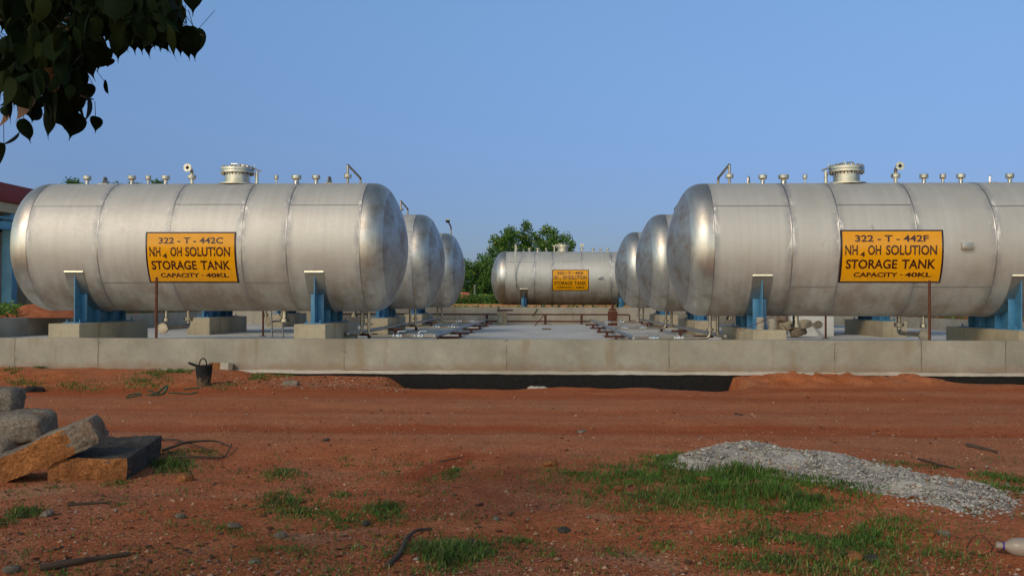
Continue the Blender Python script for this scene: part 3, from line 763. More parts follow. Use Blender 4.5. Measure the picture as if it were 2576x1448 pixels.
def support(x, y, w_, ztop, label, off):
    t = thing('pipe_support', label, 'pipe support', (x, y, ZS), 0, 'rusty pipe supports on the platform')
    h = ztop - ZS
    MB().box((off, 0, h - .028), (w_, .07, .055)).build('crossbar', M['rustdk'], t, bevel=.003)
    MB().box((off + .02, 0, (h - .056) / 2), (.075, .075, h - .056)).build('leg', M['rustdk'], t, bevel=.003)
    MB().box((off + .02, 0, .006), (.22, .2, .012)).build('foot_plate', M['rustdk'], t)
for i, y in enumerate((22.0, 24.9, 28.6, 32.3, 35.8)):
    support(XH1, y, .50, ZH - .045, 'brown T-shaped support under the left aisle header, %s from the viewer' % order[i], .16)
for i, y in enumerate((19.6 + 1.2, 22.9, 26.4, 30.2, 34.2)):
    support(XG1, y, .50, ZH - .045, 'brown T-shaped support under the right aisle header, %s from the viewer' % order[i], -.16)
for i, y in enumerate((22.6, 26.6, 30.8, 35.0)):
    support(XH2, y, .42, ZH - .006, 'brown support under the thin pipe by the left tanks, %s from the viewer' % order[i], .12)
    support(XG2, y - .5, .42, ZH - .006, 'brown support under the thin pipe by the right tanks, %s from the viewer' % order[i], -.12)
z1 = at(1300, 790.5, 39.3).z; z2 = at(1300, 808, 39.3).z
a = at(1062, 790, 39.3).x; b = at(1584, 790, 39.3).x
o = MB().tube(fillet([(a - 4, 39.3, z1), (b, 39.3, z1), (b, 39.3, z2 + .02), (b + .4, 38.2, z2)], .06, 4), .030, 10).build('cross_pipe', M['rust'])
tag(o, 'upper rusty cross pipe running along the far platform wall', 'pipe', 'cross pipes at the far wall')
o = MB().tube([(XH1, 39.45, z2), (XG1, 39.45, z2)], .030, 10).build('cross_pipe', M['rust'])
tag(o, 'lower rusty cross pipe joining the two aisle headers at the far wall', 'pipe', 'cross pipes at the far wall')
for px, lb in ((1073, 'slim brown post under the cross pipes at their left end'), (1225, 'slim brown post under cross pipes left of the small concrete block'), (1388 - 107 + 0, None), (1463, 'slim brown post under cross pipes near the right aisle header'), (1366 - 15, None)):
    if lb is None: continue
    p = at(px, 800, 39.25)
    o = MB().box((0, 0, (z1 - ZS) / 2), (.09, .09, z1 - ZS - .02)).build('pipe_post', M['rustdk'], loc=(p.x, 39.2, ZS)); tag(o, lb, 'post', 'posts under the cross pipes')
p = at(1372, 815, 38.8)
o = MB().box((0, 0, .2), (.10, .10, .40)).box((.05, 0, .01), (.4, .2, .02)).build('pipe_post', M['rustdk'], loc=(p.x, 39.1, ZS)); tag(o, 'short brown stub post under the lower cross pipe in mid aisle', 'post', 'posts under the cross pipes')
def block_post():
    p = at(1263, 814, 38.3); t = thing('concrete_block', 'small square concrete plinth with brown steel cap at aisle end', 'plinth', (p.x, 38.3, ZS))
    MB().box((0, 0, .27), (.36, .36, .54)).build('plinth', M['pier'], t, bevel=.01)
    MB().box((.12, 0, .57), (.62, .14, .06)).build('steel_cap', M['rustdk'], t)
    MB().box((-.06, -.185, .22), (.13, .012, .2)).build('white_patch', M['ledge'], t)
block_post()
p = at(1541, 815, 37.6); o = MB().box((0, 0, .28), (.34, .34, .55)).box((0, 0, .61), (.26, .26, .08)).cyl((0, 0, .65), (0, 0, .82), .05).build('rusty_drum', M['rust'], bevel=.012, loc=(p.x, 37.6, ZS))
tag(o, 'square rust-red steel box with stub pipe standing behind right aisle valves', 'steel box')
p = at(1345, 812, 37.0); q = at(1368, 783, 37.3)
o = MB().tube([(p.x, 37.0, ZS), (q.x, 37.3, q.z - .15)], .018, 8).build('steel_rod', M['rust']); tag(o, 'thin rusty rod leaning beside the right aisle header at the far end', 'rod')
for px, py, Y, ln, lb in ((1390, 812, 38.0, .9, 'pale scrap board lying on slab before the far wall'), (1375, 829, 30.6, .28, 'small brown lump of cement on the slab in the aisle'),):
    p = gnd(px, py, ZS); o = MB().box((0, 0, .03), (ln, .16, .05)).build('scrap_piece', M['ledge'] if ln > .5 else M['dried'], bevel=.01, loc=(p.x, p.y, ZS)); o.rotation_euler.z = .2
    tag(o, lb, 'scrap')
for (px, py, nm) in ((1293, 0, 0),):
    pass
# green straps hanging over the far wall
for pts, lb in ((((1255, 770), (1252, 778), (1260, 790), (1263, 801)), 'bent green strap hooked over far wall, left one'), (((1352, 776), (1347, 784), (1340, 794)), 'straight green strap over far wall below the distant saddle')):
    q = [at(x, y, YB - .03) for x, y in pts]; o = MB().tube(q, .02, 6).build('green_strap', M['g1']); tag(o, lb, 'strap', 'green straps on the far wall')

# ------------------------------------------------------------------ coils on the right-hand pedestal
def coil_stack(px, n, label, zlab):
    base = at(px, 828, YF - 1.42); zt = zF - ZC
    for i in range(n):
        mb = MB(); r0 = .072 + .006 * rnd.random(); ox, oy = rnd.uniform(-.008, .008), rnd.uniform(-.008, .008); pts = []
        prof = [(0.0, .05)]
        for j in range(3):
            z = j * .0105; prof += [(z + .0015, r0 - .004), (z + .004, r0), (z + .0075, r0), (z + .0095, r0 - .004)]
        prof += [(.033, .05), (.0, .05)]
        mb.lathe(prof, (ox, oy, 0), (0, 0, 1), 24)
        o = mb.build('hose_coil', M['ledge'], loc=(base.x, YF - 1.42, zt + .001 + i * .0335)); o.rotation_euler.z = rnd.uniform(0, 6)
        lv = ['bottom', 'second from bottom', 'third from bottom', 'middle', 'third from top', 'second from top', 'top']
        lv = {7: lv, 6: ['bottom', 'second from bottom', 'third from bottom', 'third from top', 'second from top', 'top']}[n]
        tag(o, 'pale ribbed coil, %s of the %s on the right foreground pedestal' % (lv[i], zlab), 'coil', 'stacked pale coils on the pedestal')
coil_stack(1913, 7, '', 'taller left stack'); coil_stack(1943, 6, '', 'shorter right stack')
q = [(1852, 818), (1866, 831), (1888, 820), (1911, 812), (1945, 795), (1952, 792), (1962, 802), (1970, 818), (1980, 830)]
o = MB().tube([at(x, y, YF - 1.72 + .005 * i) for i, (x, y) in enumerate(q)], .006, 6).build('wire', M['rust']); tag(o, 'thin rusty wire bent around the pale coils on the pedestal', 'wire')

# ------------------------------------------------------------------ rocks
def rock(name, mat, size, amp, seed, rounding=.35, cuts=9, mats=None, pick=None, ex=5.0):
    bm = bmesh.new(); bmesh.ops.create_cube(bm, size=2)
    bmesh.ops.subdivide_edges(bm, edges=bm.edges[:], cuts=cuts, use_grid_fill=True)
    sx, sy, sz = (q / 2 for q in size); m = min(size)
    for v in bm.verts:
        c = v.co; d = c.normalized(); cb = 1 / max(abs(d.x), abs(d.y), abs(d.z))
        e = 1 / (abs(d.x) ** ex + abs(d.y) ** ex + abs(d.z) ** ex) ** (1 / ex)
        k = e / cb; f = 1 + (k - 1) * rounding * 1.6
        p = Vector((c.x * sx * f, c.y * sy * f, c.z * sz * f))
        n1 = noise.noise(p * (1.6 / m) * .55 + Vector((seed, 0, 0))); n2 = noise.noise(p * (4.5 / m) * .6 + Vector((0, seed, 0))); n3 = noise.noise(p * (11 / m) * .6 + Vector((0, seed, 3)))
        v.co = p + d * m * amp * (n1 + .45 * n2 + .22 * n3)
    me = bpy.data.meshes.new(name); bm.normal_update()
    if pick:
        for f in bm.faces: f.material_index = pick(f)
    bm.to_mesh(me); bm.free()
    for q in (mats or [mat]): me.materials.append(q)
    me.polygons.foreach_set('use_smooth', [True] * len(me.polygons)); me.set_sharp_from_angle(angle=R(48))
    o = bpy.data.objects.new(name, me); COL.objects.link(o); return o
two = [M['orange_stone'], M['dark_stone'], M['granite']]
def place(o, p, rot=(0, 0, 0)):
    o.location = p; o.rotation_euler = rot; return o
G = 'broken kerb stones heaped at lower left'
o = rock('stone_slab', None, (.60, 1.15, .215), .17, 3, .13, 26, two, lambda f: 1 if f.normal.z > .6 else (0 if f.normal.y < -.35 else 1))
place(o, (-3.64, 8.10, .085), (R(1), R(1.5), R(9))); tag(o, 'flat dark-topped stone slab with orange front lying on the soil', 'stone', G)
o = rock('stone_kerb', None, (1.15, .28, .20), .16, 8, .16, 26, [M['orange_stone'], M['granite']], lambda f: 1 if (f.normal.x > .55 or f.normal.z > .55 or f.calc_center_median().x > .36 + .02 * math.sin(f.calc_center_median().z * 60)) else 0)
c = at(76, 1146, 7.58); place(o, (c.x, 7.58, c.z), (R(6), R(-23), R(9))); tag(o, 'tilted long kerb stone propped on the dark-topped slab', 'stone', G)
o = rock('stone_kerb', None, (.95, .42, .25), .13, 12, .5, 20, [M['granite']])
c = at(-12, 1078, 8.35); place(o, (c.x, 8.35, c.z), (R(4), R(-5), R(5))); tag(o, 'rounded grey kerb stone lying across the heap behind the tilted one', 'stone', G)
o = rock('stone_block', None, (.50, .40, .235), .13, 21, .5, 18, [M['granite']])
c = at(-22, 1004, 8.75); place(o, (c.x, 8.75, c.z), (0, R(3), R(10))); tag(o, 'rounded grey stone topmost at the left picture edge', 'stone', G)
o = rock('stone_block', None, (1.1, .6, .26), .14, 31, .45, 14, [M['granite']])
place(o, (-5.0, 8.35, .10), (0, R(-4), R(-4))); tag(o, 'mossy grey stone low in the heap, half hidden under the others', 'stone', G)
o = rock('stone_block', None, (.6, .5, .46), .12, 35, .45, 10, [M['granite']])
place(o, (-5.0, 8.9, .18), (0, 0, .3)); tag(o, 'hidden grey stone carrying the topmost one at the picture edge', 'stone', G)
SM = [  # px, py, size m, material, squash, label
    (468, 1209, .10, 'orange_stone', .6, 'fist-sized orange stone right of the dark-topped slab'),
    (455, 1303, .055, 'granite', .6, 'pale pebble-like stone at the left among weeds'),
    (713, 1258, .05, 'orange_stone', .7, 'orange stone caught in the weeds below the track'),
    (705, 1352, .06, 'granite', .5, 'small grey stone low in the middle left'),
    (1247, 1307, .045, 'granite', .6, 'single pale stone on bare soil left of the big grass patch'),
    (1206, 1268, .05, 'rustdk', .4, 'flat dark fragment on bare soil in lower middle'),
    (921, 1320, .04, 'dark_stone', .8, 'black lump on soil above the bent branch'),
    (1186, 1370, .05, 'dark_stone', .7, 'dark stone at the left of the lower middle grass'),
    (1418, 1333, .06, 'dark_stone', .6, 'grey dark stone below the big grass patch'),
    (1462, 1078, .09, 'granite', .3, 'flat pale stone on the orange wheel rut'),
    (1383, 1168, .10, 'orange_stone', .5, 'reddish stone left of the big grass patch'),
    (1770, 1213, .10, 'orange_stone', .45, 'brown stone half buried inside the big grass patch'),
    (1558, 1232, .07, 'orange_stone', .4, 'ochre stone at lower left rim of big grass patch'),
    (2260, 1215, .07, 'orange_stone', .5, 'yellowish stone below the white gravel heap'),
    (2268, 1222, .06, 'dark_stone', .6, 'dark stone touching the yellowish one below the gravel heap'),
    (1620, 1308, .10, 'orange_stone', .25, 'flat sandy stone slab below the big grass patch'),
    (2150, 1408, .08, 'orange_stone', .5, 'tan stone among the lower right grass'),
    (2190, 1412, .07, 'dark_stone', .5, 'grey stone beside the tan one in lower right grass'),
    (2375, 1347, .06, 'granite', .5, 'pale stone on bare soil above the lower right grass'),
    (2340, 1349, .05, 'orange_stone', .6, 'small ochre stone on bare soil above the lower right grass'),
    (30, 1433, .07, 'granite', .5, 'greyish stone in the bottom left corner'),
    (745, 1400, .05, 'orange_stone', .5, 'reddish stone near bottom edge, left of the branch'),
    (990, 1350, .05, 'orange_stone', .6, 'pink stone close to the bent branch'),
    (590, 1330, .07, 'granite', .4, 'grey slatey stone in left weeds'),
    (118, 1298, .07, 'granite', .45, 'whitish stone under the slab heap on the left'),
    (640, 1420, .05, 'granite', .5, 'grey stone at bottom edge left of middle'),
    (820, 1110, .06, 'dark_stone', .4, 'dark chip on the road behind the weeds'),
]
for i, (px, py, sz, mt, sq, lb) in enumerate(SM):
    p = gnd(px, py); z = terrain(p.x, p.y)
    o = rock('stone', M[mt], (sz * 1.25, sz, sz * sq * 1.2), .20, 40 + i * 3.7, .6, 6, ex=2.6); place(o, (p.x, p.y, z + sz * sq * .32), (rnd.uniform(-.2, .2), rnd.uniform(-.2, .2), rnd.uniform(0, 6)))
    tag(o, lb, 'stone', 'loose stones on the soil')

def bank_at(px, py):
    z = 0.0
    for _ in range(14):
        p = gnd(px, py, z); z = terrain(p.x, min(p.y, YW - .05))
    return Vector((p.x, min(p.y, YW - .08), z))
# bucket and brick bits at the foot of the wall
def bucket():
    p = bank_at(513, 947); t = thing('bucket', 'battered black rubber bucket with loop handle against the wall', 'bucket', (p.x, p.y, p.z - .01), 0)
    H = .345; mb = MB(); n = 28; prof = [(0, .098), (0.01, .104), (.12, .115), (.25, .127), (H - .02, .133), (H, .142), (H + .006, .139), (H - .01, .128), (.06, .108), (.03, .0005)]
    mb.lathe(prof, (0, 0, 0), (0, 0, 1), n)
    mb.v = [(x + .008 * noise.noise((x * 9, y * 9, z * 7)), y + .012 * noise.noise((x * 8, y * 8, z * 6 + 4)), z + .012 * math.sin(2.2 * math.atan2(y, x)) * (z / H)) for x, y, z in mb.v]
    mt = NT('bucket_rubber_with_mud'); g = mt.sep(mt.mp((1, 1, 1))); nz = mt.noise(9, 5, .6)
    mud = mt.mr(mt.math('ADD', g[2], mt.math('MULTIPLY', mt.math('SUBTRACT', nz, .5), .5)), .06, .17, .85, 0)
    mb.build('body', mt.done(mt.mix(mud, (.016, .016, .018), (.15, .105, .07)), .8, 0, .2), t, ang=60)
    MB().tube(fillet([(-.04, -.13, H - .01), (-.015, -.13, H + .09), (.03, -.12, H + .125), (.075, -.11, H + .08), (.08, -.10, H - .01)], .05, 5), .010, 8).build('handle', M['rubber'], t)
    MB().tube([(-.10, -.02, H - .01), (-.17, -.05, H + .015), (-.235, -.06, H + .045)], [.02, .024, .015], 8).build('rim_flap', M['rubber'], t)
bucket()
for px, sz, mt, lb, rz in ((556, (.26, .15, .12), 'orange_stone', 'brown brick lump at the wall foot right of bucket', .35), (582, (.16, .16, .13), 'ledge', 'whitish concrete chunk between brown lump and grey brick at wall foot', .2), (600, (.15, .13, .12), 'granite', 'grey brick end of the row at wall foot right of the bucket', .05)):
    p = bank_at(px, 925); o = rock('brick', M[mt], sz, .05, px, .25, 7); place(o, (p.x, p.y - .02, p.z + sz[2] * .42), (0, R(5), rz)); tag(o, lb, 'brick', 'brick pieces at the wall foot')
p = bank_at(36, 959); o = rock('brick', M['rust'], (.22, .12, .09), .05, 5, .2, 7); place(o, (p.x, p.y, p.z + .04), (0, 0, .1)); tag(o, 'dark reddish brick lying alone at far left below the wall', 'brick')
p = bank_at(88, 948); o = rock('rubber_scrap', M['rubber'], (.26, .2, .09), .28, 15, .5, 9); place(o, (p.x, p.y, p.z + .03), (0, .1, .5)); tag(o, 'crumpled black rubber scrap at far left below the wall', 'scrap')
p = bank_at(732, 968); o = rock('stone', M['granite'], (.26, .2, .10), .16, 77, .5, 8); place(o, (p.x, p.y, p.z + .03)); tag(o, 'low brown rock on road edge right of the bucket', 'stone')
p = bank_at(1291, 976); o = rock('stone', M['orange_stone'], (.13, .10, .10), .2, 79, .6, 8, ex=2.3); place(o, (p.x, p.y, terrain(p.x, 16.1) + .05)); tag(o, 'small orange clod on the ditch edge before the black base', 'clod')
o = rock('stone', M['ledge'], (.34, .18, .06), .25, 83, .6, 8, ex=2.3); p = gnd(1352, 977, -.02); place(o, (p.x, p.y - .05, -.01)); tag(o, 'flat white mortar lump on the ditch edge', 'mortar lump')

def ribbon(name, pts, wd, mat, label, cat):
    """flat strap that follows points"""
    mb = MB(); vs = []; P = [Vector(p) for p in pts]
    for i, p in enumerate(P):
        d = (P[min(i + 1, len(P) - 1)] - P[max(i - 1, 0)]).normalized(); s_ = d.cross(Vector((0, .6, .8))).normalized() * wd / 2
        vs += [p - s_, p + s_]
    mb.add(vs, [(2 * i, 2 * i + 1, 2 * i + 3, 2 * i + 2) for i in range(len(P) - 1)]); o = mb.build(name, mat)
    sm = o.modifiers.new('thick', 'SOLIDIFY'); sm.thickness = .003
    return o
c = gnd(400, 1000); c.z = terrain(c.x, c.y); k = 14.1 / F
t = thing('green_strap', 'tangle of green plastic strapping lying on the road at left', 'strapping', c)
for pts in ([(-84, 0, 4), (-78, 8, 10), (-55, 4, 14), (-40, -2, 12), (-60, 0, 7), (-82, 0, 2)], [(-20, 0, 12), (0, -6, 16), (16, 0, 34), (22, 2, 36), (14, 0, 14), (-6, 4, 8), (-34, 2, 10)],
            [(-30, 0, 22), (-12, 0, 18), (4, 0, 12), (16, 0, 14)], [(24, 0, 16), (50, 6, 14), (80, 0, 13), (100, -4, 18)], [(60, 8, 24), (82, 6, 28), (104, 4, 28)]):
    q = fillet([(x * k, y * k, max(.008, z * k * .95)) for x, y, z in pts], .05, 4)
    o = ribbon('strap_loop', q, .035, M['strap'] if 'strap' in M else M['g1'], '', ''); o.parent = t

# sticks, branch, cable, bottle
def stick(pts, r, label, mat='bark', name='stick'):
    q = []
    for px, py, dz in pts:
        p = gnd(px, py); q.append((p.x, p.y, terrain(p.x, p.y) + r * .7 + dz))
    q = fillet(q, .12, 5) if len(q) > 2 else q
    o = MB().tube(q, [r * (1 - .45 * i / (len(q) - 1)) for i in range(len(q))], 8).build(name, M[mat]); return tag(o, label, name.replace('_', ' '), 'sticks scattered on the soil')
stick([(975, 1428, 0), (1006, 1402, 0), (1022, 1358, .01), (1048, 1340, .012), (1085, 1332, 0)], .016, 'bent grey branch lying in the lower middle', name='branch')
stick([(100, 1432, 0), (200, 1418, .01), (328, 1397, 0)], .020, 'long dark stick on the soil near bottom left')
stick([(170, 1276, 0), (280, 1268, 0)], .014, 'straight brown stick on the soil below the slab heap')
stick([(2433, 1121, 0), (2508, 1136, 0)], .022, 'dark stick on the road at far right')
stick([(2310, 1152, 0), (2400, 1180, 0)], .012, 'thin twig on the road edge behind the gravel heap')
stick([(1850, 1038, 0), (1868, 1046, 0)], .016, 'short twig on the road in the right half')
stick([(1105, 1158, 0), (1165, 1150, 0)], .008, 'thin twig beside small weeds in the middle')
stick([(1950, 1180, 0), (2032, 1150, .01)], .007, 'thin dry stem at the left foot of the gravel heap')
stick([(410, 1146, .02), (470, 1130, .05), (545, 1120, .03), (580, 1128, 0)], .014, 'dry brown vine arched beside the slab heap')
stick([(430, 1158, .01), (500, 1156, .02), (565, 1152, .0), (583, 1130, .04)], .013, 'dry brown vine lying flat beside the slab heap')
stick([(400, 1110, .01), (450, 1122, .04), (530, 1140, .02)], .011, 'dry vine stem crossing the others beside the slab heap')
q = [gnd(2430, 1380), gnd(2443, 1358), gnd(2468, 1352), gnd(2500, 1376), gnd(2488, 1392), gnd(2450, 1395), gnd(2432, 1382)]
o = MB().tube(fillet([(p.x, p.y, terrain(p.x, p.y) + .008 + (.02 if i == 2 else 0)) for i, p in enumerate(q)], .05, 5), .003, 6).build('cable_loop', M['rust']); tag(o, 'thin rusty wire loop on the soil left of the bottle', 'wire')
def bottle():
    p = gnd(2520, 1392); t = thing('plastic_bottle', 'dusty pale plastic bottle with purple neck ring lying at right edge', 'bottle', (p.x, p.y, terrain(p.x, p.y) + .05), R(-12)); t.scale = (1.3, 1.3, 1.3)
    m = NT('dusty_plastic'); m.p.inputs['Transmission Weight'].default_value = .25
    pm = m.done(m.ramp(m.noise(9, 4), [(.3, (.33, .26, .21)), (.7, (.47, .40, .34))]), .35, 0, .4)
    MB().lathe([(.0, .013), (.012, .015), (.022, .023), (.038, .034), (.062, .040), (.10, .041), (.13, .037), (.15, .040), (.2, .040), (.215, .037), (.23, .040), (.27, .039), (.285, .030), (.29, .001)], (0, 0, 0), (1, 0, -.04), 20).build('body', pm, t, ang=60)
    MB().lathe([(-.024, .001), (-.023, .0145), (.001, .0145)], (0, 0, 0), (1, 0, -.04), 16).build('cap', pm, t)
    MB().lathe([(.0015, .016), (.0017, .0175), (.009, .0175), (.0092, .016)], (0, 0, 0), (1, 0, -.04), 16).build('neck_ring', simple('purple_ring', (.06, .035, .20), .5), t)
bottle()
# --- part 3 follows
# ------------------------------------------------------------------ gravel heap, pebbles, grass
nrng = np.random.default_rng(11)
ICO_V = None
def ico():
    bm = bmesh.new(); bmesh.ops.create_icosphere(bm, subdivisions=1, radius=1); v = np.array([q.co[:] for q in bm.verts]); f = np.array([[a.index for a in q.verts] for q in bm.faces]); bm.free(); return v, f
IV, IF = ico(); OV = np.array([(1, 0, 0), (-1, 0, 0), (0, 1, 0), (0, -1, 0), (0, 0, 1), (0, 0, -1)], float); OF = np.array([(0, 2, 4), (2, 1, 4), (1, 3, 4), (3, 0, 4), (2, 0, 5), (1, 2, 5), (3, 1, 5), (0, 3, 5)])
def scatter(name, pts, sizes, mats, wts, parent=None, ov=IV, of=IF, flat=.65):
    """many small irregular stones as one mesh"""
    n = len(pts); k = len(ov); V = np.repeat(ov[None], n, 0) * nrng.uniform(.65, 1.25, (n, k, 1))
    V = V * np.stack([nrng.uniform(.7, 1.3, n), nrng.uniform(.7, 1.3, n), nrng.uniform(.45, .9, n) * flat / .65], 1)[:, None, :]
    a = nrng.uniform(0, 6.28, n); c, s_ = np.cos(a), np.sin(a); x = V[..., 0] * c[:, None] - V[..., 1] * s_[:, None]; y = V[..., 0] * s_[:, None] + V[..., 1] * c[:, None]
    V = np.stack([x, y, V[..., 2]], 2) * np.asarray(sizes)[:, None, None] + np.asarray(pts)[:, None, :]
    Fs = (of[None] + (np.arange(n) * k)[:, None, None]).reshape(-1, 3)
    return np_mesh(name, V.reshape(-1, 3), Fs, mats, np.repeat(nrng.choice(len(mats), n, p=wts), len(of)), parent)
def np_mesh(name, V, Fs, mats, mi, parent=None, smooth=False):
    me = bpy.data.meshes.new(name); nv, nf, k = len(V), len(Fs), Fs.shape[1]
    me.vertices.add(nv); me.vertices.foreach_set('co', np.ascontiguousarray(V, np.float32).ravel())
    me.loops.add(nf * k); me.loops.foreach_set('vertex_index', np.ascontiguousarray(Fs, np.int32).ravel())
    me.polygons.add(nf); me.polygons.foreach_set('loop_start', np.arange(nf, dtype=np.int32) * k)
    for m in mats: me.materials.append(m)
    me.polygons.foreach_set('material_index', np.asarray(mi, np.int32))
    if smooth: me.polygons.foreach_set('use_smooth', np.ones(nf, bool))
    me.update(calc_edges=True); me.validate()
    o = bpy.data.objects.new(name, me); COL.objects.link(o)
    if parent is not None: o.parent = parent
    return o

M['gravel'] = simple('crushed_stone', (.40, .375, .34), .9, 0, .22, 6, .5, .2); M['gravel2'] = simple('crushed_stone_grey', (.22, .205, .19), .9, 0, .3, 6, .5, .2); M['gravel3'] = simple('crushed_stone_brown', (.26, .16, .10), .9, 0, .3, 6, .5, .2)
M['peb1'] = simple('grit_red', (.28, .105, .055), .95, 0, .35, 3, 0, .1); M['peb2'] = simple('grit_tan', (.42, .25, .16), .95, 0, .3, 3, 0, .1); M['peb3'] = simple('grit_dark', (.10, .045, .03), .95, 0, .3, 3, 0, .1); M['peb4'] = simple('grit_grey', (.30, .27, .24), .95, 0, .3, 3, 0, .1)

HEAP = [(gnd(1885, 1163), .62, .46, .17), (gnd(1805, 1172), .42, .34, .10), (gnd(2000, 1172), .66, .46, .125), (gnd(2110, 1190), .6, .46, .085), (gnd(2215, 1212), .55, .42, .055), (gnd(2335, 1232), .52, .42, .085), (gnd(2415, 1262), .36, .32, .035), (gnd(2445, 1282), .26, .24, .015)]
def heap_h(x, y):
    h = 0
    for c, rx, ry, hh in HEAP:
        d = ((x - c.x) / rx) ** 2 + ((y - c.y) / ry) ** 2
        if d < 1.6: h = max(h, hh * (max(0, 1 - d * .75)) ** 1.25)
    return h
def gravel():
    t = thing('gravel_heap', 'low heap of white crushed stone spread on the soil at right', 'gravel heap', (0, 0, 0))
    xs = np.arange(.9, 5.0, .035); ys = np.arange(5.6, 9.8, .035); nx, ny = len(xs), len(ys)
    Z = np.array([[heap_h(x, y) for x in xs] for y in ys]); V = []; 
    for j, y in enumerate(ys):
        for i, x in enumerate(xs):
            h = Z[j, i]; V.append((x, y, terrain(x, y) + (h + .018 * noise.noise((x * 7, y * 7, 1)) + .035 * noise.noise((x * 2.6, y * 2.6, 6)) * min(1, h * 12) + .03 * noise.noise((x * 5, y * 5, 16)) - .016 if h > 0 else -.05)))
    Fs = [(j * nx + i, j * nx + i + 1, (j + 1) * nx + i + 1, (j + 1) * nx + i) for j in range(ny - 1) for i in range(nx - 1) if max(Z[j, i], Z[j + 1, i], Z[j, i + 1], Z[j + 1, i + 1]) > .004]
    m = NT('gravel_fines'); n1 = m.noise(3, 6, .65); n2 = m.noise(26, 5, .7)
    col = m.ramp(n1, [(.3, (.27, .235, .20)), (.5, (.40, .365, .325)), (.7, (.50, .465, .43))]); col = m.mix(m.mr(n2, .55, .72, 0, .6), col, (.13, .11, .095))
    m.bump(m.math('MULTIPLY_ADD', m.voro(34), -.5, n2), .7, .02)
    np_mesh('fines', np.array(V), np.array(Fs), [m.done(col, .95, 0, .15)], np.zeros(len(Fs)), t, True)
    P = []; Sz = []
    while len(P) < 8500:
        x, y = nrng.uniform(1.0, 5.2), nrng.uniform(5.7, 9.6); h = heap_h(x, y)
        tail = nrng.random() < .13 and max(heap_h(x, y + .25), heap_h(x + .2, y - .05), heap_h(x - .25, y)) > .005
        crest = max(0, (h - .10) / .12)
        if (h > .003 and nrng.random() > .25 + crest * .7) or tail:
            r = min(.028, .0040 + nrng.exponential(.0034)); P.append((x, y, terrain(x, y) + h + .018 * noise.noise((x * 7, y * 7, 1)) - .004 + r * .15)); Sz.append(r)
    o = scatter('stones', P, Sz, [M['gravel'], M['gravel2'], M['gravel3']], [.66, .24, .10], t); tag(o, kind='stuff')
gravel()

def pebbles():
    P = []; Sz = []
    while len(P) < 15000:
        px, py = nrng.uniform(-60, 2640), 1448 + 30 - abs(nrng.normal(0, 210))
        if py < 1010: continue
        p = gnd(px, py)
        dn = noise.noise((p.x * .9, p.y * .9, 40)) + .35
        if nrng.random() > dn + .25 or p.y > 11: continue
        r = min(.026, .0035 + nrng.exponential(.0028)); P.append((p.x, p.y, terrain(p.x, p.y) + r * .2)); Sz.append(r)
    for _ in range(1500):     # gravelly bank below the wall, left of the ditch
        x, y = nrng.uniform(-5.6, -2.2), nrng.uniform(15.4, 17.4); r = .008 + nrng.exponential(.006); P.append((x, y, terrain(x, y) + r * .2)); Sz.append(min(r, .05))
    o = scatter('pebbles', P, Sz, [M['peb1'], M['peb2'], M['peb3'], M['peb4']], [.55, .27, .14, .04], None, OV, OF); tag(o, kind='stuff')
    P = []; Sz = []
    while len(P) < 5200:
        p = gnd(nrng.uniform(-40, 2620), nrng.uniform(975, 1180)); 
        if p.y > 15.7 or noise.noise((p.x * .8, p.y * 2.2, 11)) < -.1: continue
        r = .004 + nrng.exponential(.0036); P.append((p.x, p.y, terrain(p.x, p.y) + r * .15)); Sz.append(min(r, .03))
    o = scatter('road_grit', P, Sz, [M['peb1'], M['peb2'], M['peb3'], M['peb4']], [.46, .24, .26, .04], None, OV, OF); tag(o, kind='stuff')
    P = []; Sz = []       # bits of dead leaf and bark under the tree
    while len(P) < 480:
        px, py = nrng.uniform(-40, 2600), nrng.uniform(1150, 1470)
        if nrng.random() > .25 + .75 * max(0, 1 - px / 1500): continue
        p = gnd(px, py); P.append((p.x, p.y, terrain(p.x, p.y) + .006)); Sz.append(nrng.uniform(.008, .026))
    tag(scatter('leaf_litter', P, Sz, [M['bark'], M['peb3'], M['gravel3']], [.5, .25, .25], None, OV, OF, .18), kind='stuff')
pebbles()

